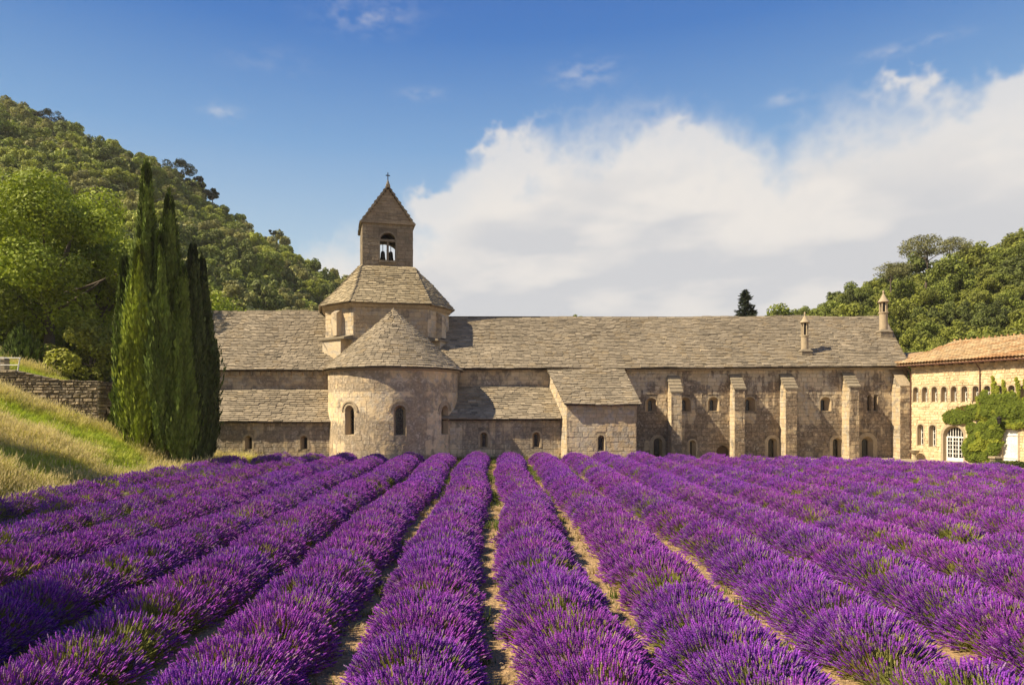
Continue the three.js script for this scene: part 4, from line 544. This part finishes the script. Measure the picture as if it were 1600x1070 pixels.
{
  const hill = (name, f, x0, x1, z0, z1, n, m) => { const pos = [], idx = [], uv = []; for (let j = 0; j <= m; j++) for (let i = 0; i <= n; i++) { const x = lerp(x0, x1, i / n), z = lerp(z0, z1, j / m); pos.push(x, f(x, z), z); uv.push(x, z); } for (let j = 0; j < m; j++) for (let i = 0; i < n; i++) { const a = j * (n + 1) + i; idx.push(a, a + 1, a + n + 1, a + 1, a + n + 2, a + n + 1); }
    const g = new THREE.BufferGeometry(); g.setAttribute('position', new THREE.Float32BufferAttribute(pos, 3)); g.setAttribute('uv', new THREE.Float32BufferAttribute(uv, 2)); g.setIndex(idx); g.computeVertexNormals(); return mesh(name, g, std({ map: mapMottle, color: [0.2, 0.19, 0.09], roughness: 1 }), scene, 'structure'); };
  hill('hillside', hillL, -280, 70, -62, -330, 90, 70); hill('hillside', hillR, 24, 170, -47, -190, 60, 60);
  const r = rng(620), green = [{ a: [0.24, 0.295, 0.045], b: [0.33, 0.37, 0.065] }, { a: [0.32, 0.36, 0.045], b: [0.41, 0.43, 0.075] }, { a: [0.165, 0.205, 0.04], b: [0.23, 0.265, 0.06] }, { a: [0.31, 0.31, 0.09], b: [0.38, 0.365, 0.13] }];
  // the left hill: oaks and shrubs, each a tree of its own in the front of the slope
  const far = green.map((g, i) => broadTree(630 + i, 6, 3.4, { ...g, clumps: 30, leaves: 3300, len: 0.5, wid: 0.34, lump: 0.72, mid: 0.5, limbs: 3, under: 0.9 })), spots = [];
  const seen = (x, y, z) => { const d = -z, px = CX + x / d * F, py = CY - (y - EYE) / d * F; return [px, py]; };
  const firsts = [], kinds = ['mid green', 'light green', 'dark green', 'grey green'];
  const grove = (n, f, xr, zr, types, label, group, size, gap, ok) => { const put = []; let tries = 0; while (put.length < n && tries++ < n * 60) { const z = -lerp(zr[0], zr[1], Math.sqrt(r())), x = lerp(xr[0], xr[1], r()); const y = f(x, z), [px, py] = seen(x, y + 4, z); if (px < -50 || px > 1650 || !ok(px, py)) continue; const s = size[0] + size[1] * r() * r(); if (put.some((p) => Math.hypot(p[0] - x, p[1] - z) < gap * (s + p[2]) * 0.5)) continue; put.push([x, z, s]);
      const k = Math.floor(r() * types.length); const key = group + k; let o = firsts[key]; const turn = r() * 6.3, sq = 0.85 + 0.35 * r();
      if (!o) o = firsts[key] = plantTree(label[1], types[k], `${kinds[k % 4]} ${label[0]}`, 'tree', x, z, { y: y - 0.6, turn, scale: s, group: `${kinds[k % 4]} ${group}` }); else { o = copyOf(o); o.position.set(x, y - 0.6, z); o.rotation.y = turn; }
      o.scale.set(s, s * sq, s); } };
  grove(290, hillL, [-175, 10], [80, 192], far, ['tree in the wood on the slope behind the cypresses', 'hill_tree'], 'trees on the slope behind the cypresses', [0.75, 0.75], 4.4, (px, py) => px > -20 && px < 545 && py < 520 && !(px < 170 && py > 420));
  // the lower growth between them reads as one mass
  const bush = foliage(rng(640), [[0, 0.9, 0, 1.5], [1.1, 0.6, 0.5, 1.1], [-0.9, 0.7, -0.6, 1.2], [0.2, 1.6, 0.8, 0.9], [-0.4, 1.3, 0.9, 0.9]], 420, 0.62, 0.45, [0.75, 0.8, 0.7], [1.1, 1.05, 1.2]), under = [];
  const addUnder = (f, x0, x1, z0, z1, n, s0, s1, ok) => { for (let i = 0; i < n; i++) { const z = -lerp(z0, z1, Math.sqrt(r())), x = lerp(x0, x1, r()), y = f(x, z), [px, py] = seen(x, y + 1, z); if (px < -60 || px > 1660 || !ok(px, py)) continue; const s = lerp(s0, s1, r() * r()), m4 = new THREE.Matrix4().compose(V(x, y - 0.3, z), new THREE.Quaternion().setFromAxisAngle(V(0, 1, 0), r() * 6.3), V(s, s * (0.8 + 0.5 * r()), s)), g = green[Math.floor(r() * 4)]; under.push([m4, new THREE.Color().setRGB(...mul3(mix3(g.a, g.b, r()), 0.75 + 0.45 * r()))]); } };
  addUnder(hillL, -190, 20, 76, 200, 5200, 0.7, 1.7, (px, py) => px < 560 && !(px < 165 && py > 430));
  addUnder(hillR, 28, 110, 56, 125, 1500, 0.6, 1.4, (px) => px > 1150);
  const u = instances('undergrowth', bush, LEAF, under, scene);
  tag(u, 'bushy undergrowth covering the wooded hillsides', 'undergrowth');
  // pale rock outcrops
  // pines on the left crest
  const pine = (seed, H, Rr, n, g) => { const q = rng(seed), clumps = []; for (let i = 0; i < n; i++) { const an = q() * 6.3, rr = Rr * Math.sqrt(q()); clumps.push([Math.cos(an) * rr, H * (0.72 + 0.26 * q()) - rr * rr / Rr * 0.18, Math.sin(an) * rr, Rr * (0.2 + 0.14 * q())]); } const limbs = [limb(V(0, -0.6, 0), V(0.3, H * 0.75, 0), H * 0.026, H * 0.012, H * 0.06, q)]; for (let i = 0; i < 6; i++) { const c = clumps[i]; limbs.push(limb(V(0.15, H * (0.45 + 0.25 * q()), 0), V(c[0], c[1], c[2]), H * 0.012, H * 0.004, H * 0.05, q)); } return { trunk: mergeGeometries(limbs), crown: foliage(q, clumps, 2600, 0.55, 0.16, g.a, g.b, { flat: 0.6, loose: 1.1 }) }; };
  const pg = { a: [0.025, 0.04, 0.014], b: [0.05, 0.065, 0.02] }, pineA = pine(651, 9, 4.2, 16, pg), pineB = pine(652, 7, 2.6, 11, pg);
  [[78, 182, 172, pineA, 0.8, 'dark pine on the hill crest, highest up near the picture edge'], [174, 184, 219, pineB, 0.7, 'small round-topped dark pine on the hill crest above the cypress tips'], [272, 186, 252, pineA, 1.05, 'broad dark umbrella pine on the hill crest right of the tall cypress'], [300, 186, 277, pineB, 1.1, 'dark pine just below the broad umbrella pine on the crest'], [331, 187, 294, pineB, 1.0, 'lone dark pine lowest on the hill crest'], [428, 188, 360, pineB, 0.5, 'tiny pine on the crest between the cypresses and the bell tower']].forEach(([px, d, py, t, s, l], i) => { const H = (t === pineA ? 9 : 7) * s; plantTree('pine_tree', t, l, 'pine tree', PX(px, d), -d, { y: PY(py, d) - H, scale: s, turn: i * 2.1, mat: NEEDLE }); });
  // the right hill: nearer, larger broad trees
  const near = [0, 1, 2, 1].map((g, i) => broadTree(660 + i, 9, 4.2, { a: mul3(green[g].a, 0.7), b: mul3(green[g].b, 0.74), clumps: 56, leaves: 9500, len: 0.36, wid: 0.24, mid: 0.5, limbs: 6, under: 1, lump: 0.62 }));
  grove(150, hillR, [28, 100], [58, 112], near, ['leafy tree in the wood behind the guest house', 'wood_tree'], 'trees in the wood behind the guest house', [0.6, 0.45], 4.0, (px, py) => px > 1190 && py > 330);
  [[1204, 491], [1221, 484], [1238, 489], [1256, 477], [1268, 482], [1284, 472], [1301, 467], [1318, 457], [1334, 448], [1350, 443], [1368, 432], [1384, 424]].forEach(([px, py], i) => { const o = copyOf(firsts['trees in the wood behind the guest house' + (i % 3)]), d = 88 + (i % 4) * 3, s = 0.5 + 0.12 * ((i * 7) % 5) / 4; o.position.set(PX(px, d), PY(py, d) - 9 * s, -d); o.scale.setScalar(s); o.rotation.y = i * 1.1; });
  const pc = { a: [0.15, 0.155, 0.055], b: [0.20, 0.19, 0.08] }, up = pine(671, 10, 4.6, 42, pc);
  [[1447, 88, 374, 0.62, 'grey green umbrella pine on the right-hand hill top, the taller of a pair'], [1486, 90, 377, 0.5, 'grey green umbrella pine on the hill top, the lower of a pair'], [1394, 86, 414, 0.45, 'olive pine on the slope below the pair of umbrella pines']].forEach(([px, d, py, s, l], i) => plantTree('umbrella_pine', up, l, 'pine tree', PX(px, d), -d, { y: PY(py, d) - 9.6 * s, scale: s, turn: i * 1.7, mat: NEEDLE }));
  { // a fir behind the abbey roof
    const q = rng(680), L = new Leaves(), H = 14, tipY = PY(448, 75); for (let k = 0; k < 34; k++) { const t = k / 34, y = 3 + t * (H - 3.2), n = Math.round(lerp(18, 9, t)); for (let b = 0; b < n; b++) { const an = q() * 6.3, len = lerp(3.4, 0.25, Math.pow(t, 0.85)) * (0.65 + 0.6 * q()); for (let s = 0; s < len * 26; s++) { const f = Math.sqrt(q()), rr = len * f; _d.set(Math.cos(an) + (q() - 0.5) * 1.3, 0.15 + (q() - 0.5) * 0.5, Math.sin(an) + (q() - 0.5) * 1.3).normalize(); _s.copy(dirOf(q)).cross(_d).normalize(); L.add(Math.cos(an) * rr + (q() - 0.5) * 0.4, y - rr * 0.22 + (q() - 0.5) * 0.5 + f * f * len * 0.12, Math.sin(an) * rr + (q() - 0.5) * 0.3, _d, _s, 0.42, 0.15, mul3(mix3([0.022, 0.035, 0.016], [0.04, 0.055, 0.022], q()), 0.8 + 0.4 * q())); } } }
    plantTree('fir_tree', { trunk: limb(V(0, -0.5, 0), V(0, H - 0.3, 0), 0.24, 0.03, 0.1, q), crown: L.geo() }, 'dark pointed fir rising behind the abbey roof', 'fir tree', PX(1165, 75), -75, { y: tipY - H, mat: NEEDLE });
    const bsh = broadTree(690, 2, 1.2, { ...green[2], clumps: 8, leaves: 500, len: 0.3, wid: 0.2, mid: 0.5, limbs: 2 });
    [[905, 62, 491, 'small dark bush showing over the abbey ridge'], [846, 62, 495.5, 'tiny tuft of leaves on the abbey ridge near the lantern'], [934, 62, 494.5, 'tiny pale tuft on the abbey ridge right of the small dark bush']].forEach(([px, d, py, l], i) => plantTree('ridge_bush', bsh, l, 'bush', PX(px, d), -d, { y: PY(py, d) - 2 * (i ? 1 : 1), scale: 1, sx: i ? 0.8 : 0.6 })); }
}

// ---------- ivy and hedge ----------
{
  const r = rng(701), L = new Leaves(), blobs = [ // centre and half size in the photo, relief in metres
    [1540, 643, 46, 12, 0.35], [1590, 640, 30, 14, 0.4], [1500, 651, 24, 11, 0.3], [1484, 655, 8, 7, 0.15], [1545, 690, 24, 34, 0.42], [1525, 700, 18, 22, 0.35], [1558, 670, 14, 22, 0.4], [1590, 662, 22, 8, 0.3], [1560, 625, 26, 9, 0.25], [1540, 622, 8, 12, 0.15], [1582, 622, 12, 10, 0.2], [1616, 640, 20, 24, 0.35], [1519, 668, 8, 10, 0.15]];
  for (const [x0, y0, n, s] of [[1552, 632, 17, 3.2], [1560, 630, 11, 2.4], [1571, 632, 15, 2.6], [1596, 634, 17, 3], [1583, 630, 8, 2.4], [1540, 632, 9, 3], [1530, 634, 6, 3], [1606, 634, 16, 3]]) { let x = x0, y = y0; for (let i = 0; i < n; i++) { blobs.push([x, y, s * (0.7 + 0.7 * r()) * (1 - 0.5 * i / n), 2.6, 0.08]); x += (r() - 0.5) * 3.4; y -= 2.6; } }
  const area = blobs.map((b) => b[2] * b[3]), tot = area.reduce((a, b) => a + b, 0);
  blobs.forEach((b, k) => { const n = Math.round(11000 * area[k] / tot); for (let i = 0; i < n; i++) { const an = r() * 6.3, q = Math.sqrt(r()) * (0.9 + 0.25 * noise(an * 3, k, 5)), px = b[0] + Math.cos(an) * q * b[2], py = b[1] + Math.sin(an) * q * b[3]; const u = ghU(px); const lump = 0.4 + 0.6 * noise(px * 0.13, py * 0.13, 707), w = 0.05 + b[4] * Math.sqrt(Math.max(0, 1 - q * q * 0.85)) * lump * (0.75 + 0.3 * r()), c = ghAt(u, ghY(px, py), w);
    _n.copy(GH.n).add(dirOf(r).multiplyScalar(0.7)).add(V(0, 0.3, 0)).normalize(); _d.set((r() - 0.5), -1, (r() - 0.5)).normalize(); _d.addScaledVector(_n, -_d.dot(_n)).normalize(); _s.crossVectors(_n, _d).normalize();
    const lightC = b[4] < 0.13 || noise(px * 0.09, py * 0.09, 709) > 0.68, red = px < 1512 && py < 640 && r() < 0.6; const col = red ? [0.16, 0.09, 0.02] : lightC ? mix3([0.25, 0.29, 0.02], [0.33, 0.35, 0.04], r()) : mix3([0.12, 0.165, 0.012], [0.18, 0.22, 0.02], r()); const s = 0.75 + 0.5 * r(); L.add(c.x, c.y, c.z, _d, _s, 0.15 * s, 0.13 * s, mul3(col, 0.75 + 0.5 * r())); } });
  const iv = thing('ivy', 'green ivy climbing over the front of the cream guest house', 'ivy', ghAt(ghU(1540), 0, 0.1).x, 0, ghAt(ghU(1540), 0, 0.1).z);
  mesh('foliage', L.geo(), LEAF, iv); const stems = [];
  for (const [a, b, c] of [[1538, 1545, 1540], [1548, 1552, 1556], [1530, 1528, 1520]]) stems.push(limb(ghAt(ghU(a), 0, 0.08), ghAt(ghU(b), 2.6, 0.08), 0.05, 0.03, 0.1, r), limb(ghAt(ghU(b), 2.6, 0.08), ghAt(ghU(c), 3.9, 0.06), 0.03, 0.015, 0.1, r)); mesh('stem', mergeGeometries(stems), BARK, iv); rebase(iv, iv.position.clone());
  const h = thing('hedge', 'low clipped green hedge beside the stone pedestal', 'hedge', PX(1590, 37.5), 0, -37.5), cl = []; for (let i = 0; i < 26; i++) cl.push([-1.0 + i * 0.13, 0.3, (r() - 0.5) * 0.2, 0.2 + 0.05 * r()]); mesh('foliage', foliage(r, cl, 4200, 0.09, 0.07, [0.07, 0.10, 0.015], [0.11, 0.14, 0.02]), LEAF, h); mesh('stem', limb(V(-0.9, 0.2, 0), V(2.2, 0.2, 0), 0.03, 0.03, 0.05, r), BARK, h); h.rotation.y = -0.5;
}

// ---------- grass on the bank ----------
{
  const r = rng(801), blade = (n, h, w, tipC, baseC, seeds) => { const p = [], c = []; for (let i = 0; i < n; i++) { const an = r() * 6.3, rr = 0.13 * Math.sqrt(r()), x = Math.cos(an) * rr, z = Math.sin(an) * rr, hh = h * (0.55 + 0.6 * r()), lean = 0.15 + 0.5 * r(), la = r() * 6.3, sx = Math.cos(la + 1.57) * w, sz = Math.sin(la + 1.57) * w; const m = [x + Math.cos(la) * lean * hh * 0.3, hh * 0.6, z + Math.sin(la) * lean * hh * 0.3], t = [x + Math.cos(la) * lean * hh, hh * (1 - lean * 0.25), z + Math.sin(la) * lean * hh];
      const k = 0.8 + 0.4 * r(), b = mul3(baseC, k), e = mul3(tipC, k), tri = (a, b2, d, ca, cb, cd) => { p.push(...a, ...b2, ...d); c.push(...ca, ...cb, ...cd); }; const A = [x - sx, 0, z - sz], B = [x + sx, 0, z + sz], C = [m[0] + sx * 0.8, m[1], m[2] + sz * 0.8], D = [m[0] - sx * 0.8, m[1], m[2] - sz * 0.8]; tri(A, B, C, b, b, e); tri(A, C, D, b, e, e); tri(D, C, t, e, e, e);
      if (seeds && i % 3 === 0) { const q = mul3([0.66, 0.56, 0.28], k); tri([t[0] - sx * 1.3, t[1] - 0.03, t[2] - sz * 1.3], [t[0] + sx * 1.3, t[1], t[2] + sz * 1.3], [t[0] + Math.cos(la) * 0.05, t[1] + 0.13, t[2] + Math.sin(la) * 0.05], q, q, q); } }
    const g = new THREE.BufferGeometry(); g.setAttribute('position', new THREE.Float32BufferAttribute(p, 3)); g.setAttribute('color', new THREE.Float32BufferAttribute(c, 3)); return g; };
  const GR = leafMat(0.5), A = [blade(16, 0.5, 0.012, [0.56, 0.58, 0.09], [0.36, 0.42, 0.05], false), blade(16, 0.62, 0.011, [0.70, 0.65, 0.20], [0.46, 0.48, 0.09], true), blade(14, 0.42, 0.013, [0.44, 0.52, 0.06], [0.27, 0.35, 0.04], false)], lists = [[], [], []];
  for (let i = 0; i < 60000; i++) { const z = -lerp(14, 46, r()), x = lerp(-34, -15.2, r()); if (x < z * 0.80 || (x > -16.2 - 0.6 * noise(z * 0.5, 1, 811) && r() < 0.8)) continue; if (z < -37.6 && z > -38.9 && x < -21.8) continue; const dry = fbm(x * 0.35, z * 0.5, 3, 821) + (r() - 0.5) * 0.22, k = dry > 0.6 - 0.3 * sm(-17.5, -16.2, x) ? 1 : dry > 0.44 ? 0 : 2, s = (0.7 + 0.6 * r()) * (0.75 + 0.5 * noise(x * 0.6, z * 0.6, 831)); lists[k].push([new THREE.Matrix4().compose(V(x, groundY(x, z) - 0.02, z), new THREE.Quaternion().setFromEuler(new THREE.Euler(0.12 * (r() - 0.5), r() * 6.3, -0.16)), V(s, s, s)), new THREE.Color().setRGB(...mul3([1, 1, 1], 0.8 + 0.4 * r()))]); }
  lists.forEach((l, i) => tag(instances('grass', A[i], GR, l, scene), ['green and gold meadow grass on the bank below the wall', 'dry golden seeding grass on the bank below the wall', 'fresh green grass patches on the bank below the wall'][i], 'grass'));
  // straw and weeds in the furrows and along the foot of the buildings
  const W = [blade(10, 0.2, 0.008, [0.40, 0.30, 0.12], [0.32, 0.23, 0.09], false), blade(12, 0.26, 0.01, [0.16, 0.20, 0.03], [0.10, 0.14, 0.02], false)], wl = [[], []];
  for (let i = 0; i < 9000; i++) { const z = -lerp(5.5, 43, Math.sqrt(r())), x = Math.round(lerp(-10, 11, r())) * 2 + (r() - 0.5) * 0.5, k = fbm(x * 0.8, z * 0.5, 3, 841) > 0.54 ? 1 : 0; if (Math.abs(x) > -z * 0.8 + 1 || (k === 0 && r() < 0.4)) continue; const s = 0.5 + 0.7 * r(); wl[k].push([new THREE.Matrix4().compose(V(x, groundY(x, z) - 0.01, z), new THREE.Quaternion().setFromEuler(new THREE.Euler(0.5 * (r() - 0.5), r() * 6.3, 0.5 * (r() - 0.5))), V(s, s * 0.8, s)), null]); }
  for (let i = 0; i < 2600; i++) { const x = lerp(-19, 28, r()), z = -(farEnd(x) + 0.2 + 1.4 * r()); wl[r() < 0.6 ? 1 : 0].push([new THREE.Matrix4().compose(V(x, groundY(x, z), z), new THREE.Quaternion().setFromAxisAngle(V(0, 1, 0), r() * 6.3), V(1, 0.8 + r(), 1)), null]); }
  tag(instances('straw', W[0], GR, wl[0].map((q) => [q[0]]), scene), 'dry straw lying in the furrows of the field', 'straw'); tag(instances('weeds', W[1], GR, wl[1].map((q) => [q[0]]), scene), 'green weeds growing in the furrows of the field', 'weeds');
  { const L = new Leaves(); for (let i = 0; i < 90; i++) { const h = 0.05 + 0.42 * r(), an = r() * 6.3, rr = 0.12 * (1.1 - h); _d.set(Math.cos(an), 0.35, Math.sin(an)).normalize(); _s.set(-Math.sin(an), 0.2 * (r() - 0.5), Math.cos(an)); L.add(Math.cos(an) * rr, h, Math.sin(an) * rr, _d, _s, 0.09 + 0.05 * r(), 0.045, mul3([0.22, 0.27, 0.03], 0.75 + 0.5 * r())); } const w = thing('wild_plant', 'small bright green leafy plant in the bare furrow right of the centre', 'plant', PX(1050, 9.1), groundY(2.4, -9.1), -9.1); mesh('leaves', L.geo(), LEAF, w); mesh('stem', limb(V(0, -0.05, 0), V(0.02, 0.45, 0), 0.008, 0.003, 0.02, r), STALK, w); }
  const st = []; const pg = new THREE.DodecahedronGeometry(0.03, 0); for (let i = 0; i < 9000; i++) { const z = -lerp(5.5, 30, r() * r()), x = Math.round(lerp(-8, 8, r())) * 2 + (r() - 0.5) * 0.7; if (Math.abs(x) > -z * 0.8 + 1) continue; const s = 0.3 + 1.4 * r() * r(), k = 0.7 + 0.5 * r(); st.push([new THREE.Matrix4().compose(V(x, groundY(x, z), z), new THREE.Quaternion().setFromEuler(new THREE.Euler(r() * 6, r() * 6, 0)), V(s, s * 0.6, s)), new THREE.Color().setRGB(0.45 * k, 0.33 * k, 0.2 * k)]); }
  tag(instances('gravel', pg, std({ map: mapMottle }), st, scene), 'clods and small stones in the furrows', 'gravel');
}


scene.fog = new THREE.FogExp2(new THREE.Color().setRGB(1, 0.97, 0.92), 0.0002);   // thin summer haze

// ---------- lavender, row by row ----------
{
  const r = rng(901);
  // a tuft: thin stems that end in whorled flower heads
  const tuft = (n, o = {}) => { const p = [], c = [], tri = (a, b, d, k) => { p.push(...a, ...b, ...d); for (let i = 0; i < 3; i++) c.push(...k); };
    for (let i = 0; i < n; i++) { const an = r() * 6.3, rr = 0.10 * Math.sqrt(r()), bx = Math.cos(an) * rr * 0.6, bz = Math.sin(an) * rr * 0.6, h = 0.295 * (0.68 + 0.5 * r()), spread = 0.22 + 0.4 * rr / 0.1, tx = bx + Math.cos(an) * h * spread * 0.5 + (r() - 0.5) * 0.05, tz = bz + Math.sin(an) * h * spread * 0.5 + (r() - 0.5) * 0.05;
      const d = V(tx - bx, h, tz - bz).normalize(), s = V(1, 0, 0).addScaledVector(d, -d.x).normalize(), t = new THREE.Vector3().crossVectors(d, s), pt = (u, rad, a) => [bx + d.x * u + (s.x * Math.cos(a) + t.x * Math.sin(a)) * rad, d.y * u + (s.y * Math.cos(a) + t.y * Math.sin(a)) * rad, bz + d.z * u + (s.z * Math.cos(a) + t.z * Math.sin(a)) * rad];
      const g = 0.75 + 0.5 * r(), stem = o.green ? [0.32 * g, 0.33 * g, 0.07 * g] : [0.36 * g, 0.33 * g, 0.10 * g], hl = o.green ? 0 : 0.06 + 0.045 * r(), L = h - hl;
      for (let j = 0; j < 3; j++) { const a = j * 2.1, b = a + 2.1, w = o.green ? 0.0065 : 0.0048; tri(pt(0, w, a), pt(0, w, b), pt(L, w * 0.55, b), stem); tri(pt(0, w, a), pt(L, w * 0.55, b), pt(L, w * 0.55, a), stem); }
      if (o.green) continue;
      const q = 0.72 + 0.56 * r(), m = r(), col = mul3(r() < 0.07 ? [0.34, 0.19, 0.36] : mix3([0.18, 0.036, 0.35], [0.31, 0.06, 0.40], m), q), prof = [[0, 0.003], [0.1, 0.0085], [0.3, 0.0068], [0.42, 0.0104], [0.6, 0.0072], [0.72, 0.009], [1, 0.002]], off = r() * 6, k = o.fat ?? 1;
      for (let j = 0; j + 1 < prof.length; j++) for (let f = 0; f < 4; f++) { const a = off + f * 1.571, b = a + 1.571, [u0, r0] = prof[j], [u1, r1] = prof[j + 1], cc = mul3(col, j % 2 ? 1.12 : 0.85); tri(pt(L + hl * u0, r0 * k, a), pt(L + hl * u0, r0 * k, b), pt(L + hl * u1, r1 * k, b), cc); tri(pt(L + hl * u0, r0 * k, a), pt(L + hl * u1, r1 * k, b), pt(L + hl * u1, r1 * k, a), cc); } }
    const g = new THREE.BufferGeometry(); g.setAttribute('position', new THREE.Float32BufferAttribute(p, 3)); g.setAttribute('color', new THREE.Float32BufferAttribute(c, 3)); return g; };
  const near = [0, 1, 2].map(() => tuft(14)), far = [0, 1].map(() => tuft(11, { fat: 1.3 })), leafy = [0, 1].map(() => tuft(16, { green: true }));
  const FLOWER = leafMat(0.12); FLOWER.roughness = 0.85; const STEM = leafMat(0.25);
  const MOUND = std({ map: mapMottle, bumpMap: bumpStone, bumpScale: 0.06, color: [0.15, 0.145, 0.055], roughness: 1 });
  const where = (k) => { const L = ['first', 'second', 'third', 'fourth', 'fifth', 'sixth', 'seventh', 'eighth', 'ninth', 'tenth', 'eleventh', 'twelfth', 'thirteenth', 'fourteenth']; return k < 0 ? `purple lavender row, ${L[-k - 1]} to the left of the straight central furrow` : `purple lavender row, ${L[k]} to the right of the straight central furrow`; };
  for (let k = -8; k < 14; k++) {
    const X0 = 2 * k + 1, end = farEnd(X0) + 0.5 * (r() - 0.5), start = Math.max(4.6, (Math.abs(X0) - 2.4) / 0.80), row = thing('lavender_row', where(k), 'lavender row', X0, 0, -(start + end) / 2, 0, 'lavender rows of the field'), ox = X0, oz = -(start + end) / 2;
    // plants along the row, some missing towards the right-hand side and the bank
    const plants = []; for (let d = start - 1.2; d < end; d += 0.78 + 0.3 * r()) { const gap = k >= 4 ? 0.07 : k <= -6 ? 0.2 : k >= 2 ? 0.02 : 0; plants.push([d, r() < gap ? 0.25 : 0.86 + 0.26 * r(), (r() - 0.5) * 0.2, 0.6 + 0.8 * r()]); }
    const prof = (d) => { let w = 0, s = 0, o = 0, den = 0, t = 0; for (const q of plants) { const g = Math.exp(-(((d - q[0]) / 0.5) ** 2)); s = Math.max(s, g * q[1]); o += g * q[2]; den += g * q[3]; t += g; } w = t > 1e-4 ? o / t : 0; return [Math.max(0.12, 0.35 + 0.65 * s) * (s < 0.3 ? 0.5 : 1), w, t > 1e-4 ? den / t : 1]; };
    const wM = 0.555, hM = 0.43, m = new THREE.BufferGeometry(), pos = [], uv = [], idx = [], nz = Math.ceil((end - start) / 0.22), na = 10;
    const wob = (d) => 0.1 * Math.sin(d * 0.35 + k) + 0.08 * (noise(d * 0.3, k, 907) - 0.5), patchy = k <= -6 ? 0.6 : k >= 5 ? 0.92 : 1;
    for (let i = 0; i <= nz; i++) { const d = start + (end - start) * i / nz, [s, w] = prof(d), endf = Math.min(1, Math.sqrt(Math.max(0, (end - d) / 0.6)) + 0.02); for (let j = 0; j <= na; j++) { const a = (j / na - 0.5) * Math.PI, q = 0.9 + 0.2 * noise(d * 2.3, j * 0.7 + k * 10, 911); const x = X0 + wob(d) + w + Math.sin(a) * wM * (0.6 + 0.4 * s) * q * endf, z = -d; pos.push(x - ox, groundY(x, z) - 0.04 + Math.cos(a) * hM * s * q * endf, z - oz); uv.push(j * 0.16, d); } }
    for (let i = 0; i < nz; i++) for (let j = 0; j < na; j++) { const a = i * (na + 1) + j; idx.push(a, a + 1, a + na + 1, a + 1, a + na + 2, a + na + 1); }
    m.setAttribute('position', new THREE.Float32BufferAttribute(pos, 3)); m.setAttribute('uv', new THREE.Float32BufferAttribute(uv, 2)); m.setIndex(idx); m.computeVertexNormals(); mesh('leaf_mound', m, MOUND, row);
    const lists = [...near, ...far].map(() => []), green = leafy.map(() => []), up = V(0, 1, 0), dir = V(), q1 = new THREE.Quaternion(), q2 = new THREE.Quaternion();
    let d = start;
    while (d < end) {
      const dens = d < 16 ? 210 : d < 26 ? 165 : 125; d += 1 / dens;
      const a = (r() * 2 - 1) * 1.5, [s, w, den] = prof(d), x0 = X0 + wob(d) + w, endf = Math.min(1, Math.sqrt(Math.max(0, (end - d) / 0.6)) + 0.05); if (s < 0.3 && r() < 0.75) continue; if (r() > patchy) continue;
      const side = Math.abs(a) / 1.5, sparse = fbm(x0 * 0.9 + a * 0.5, d * 0.9, 3, 921) , bare = sparse > 0.555 + 0.05 * den ? 0.4 : 1;
      if (r() > (side > 0.8 ? 0.7 : 1) * bare * (0.62 + 0.34 * den)) { if (r() < 0.75) { dir.set(Math.sin(a) * 1.0 + (r() - 0.5) * 0.3, Math.cos(a) + 0.35, (r() - 0.5) * 0.4).normalize(); q1.setFromUnitVectors(up, dir); q2.setFromAxisAngle(up, r() * 6.3); const sc = 0.8 + 0.35 * r(); green[r() < 0.5 ? 0 : 1].push([new THREE.Matrix4().compose(V(x0 - ox + Math.sin(a) * wM * 0.85 * (0.6 + 0.4 * s) * endf, groundY(x0, -d) + Math.cos(a) * hM * 0.8 * s * endf, -d - oz), q1.clone().multiply(q2), V(sc, sc * 0.85, sc)), new THREE.Color().setScalar(0.7 + 0.6 * r())]); } continue; }
      dir.set(Math.sin(a) * 0.95 + (r() - 0.5) * 0.28, Math.cos(a) * 0.9 + 0.3, (r() - 0.5) * 0.34).normalize(); q1.setFromUnitVectors(up, dir); q2.setFromAxisAngle(up, r() * 6.3);
      if (r() < 0.09) green[r() < 0.5 ? 0 : 1].push([new THREE.Matrix4().compose(V(x0 - ox + Math.sin(a) * wM * 0.95 * (0.6 + 0.4 * s) * endf, groundY(x0, -d) + Math.cos(a) * hM * 0.95 * s * endf, -d - oz), q1.clone().multiply(q2), V(0.9, 0.95, 0.9)), new THREE.Color().setRGB(1.15 * (0.75 + 0.5 * r()), 0.75 + 0.5 * r(), 0.8)]);
      const sc = (0.86 + 0.3 * r()) * (0.75 + 0.25 * s), y = groundY(x0, -d) - 0.03 + Math.cos(a) * hM * s * endf, tone = 0.72 + 0.5 * r() + 0.25 * (fbm(x0 * 0.5, d * 0.35, 2, 931) - 0.5), blue = sm(0.4, 0.62, fbm(x0 * 0.8 + 9, d * 0.8, 2, 941));
      const col = new THREE.Color().setRGB(tone * lerp(1.05, 0.92, blue), tone, tone * lerp(0.98, 1.03, blue));
      const L = d < 24 ? lists[Math.floor(r() * 3)] : lists[3 + Math.floor(r() * 2)];
      L.push([new THREE.Matrix4().compose(V(x0 - ox + Math.sin(a) * wM * (0.6 + 0.4 * s) * endf, y, -d - oz), q1.clone().multiply(q2), V(sc, sc, sc)), col]);
    }
    lists.forEach((l, i) => { if (l.length) instances('flower_spikes', [...near, ...far][i], FLOWER, l, row); });
    green.forEach((l, i) => { if (l.length) instances('green_stems', leafy[i], STEM, l, row); });
  }
}

renderer.render(scene, camera);
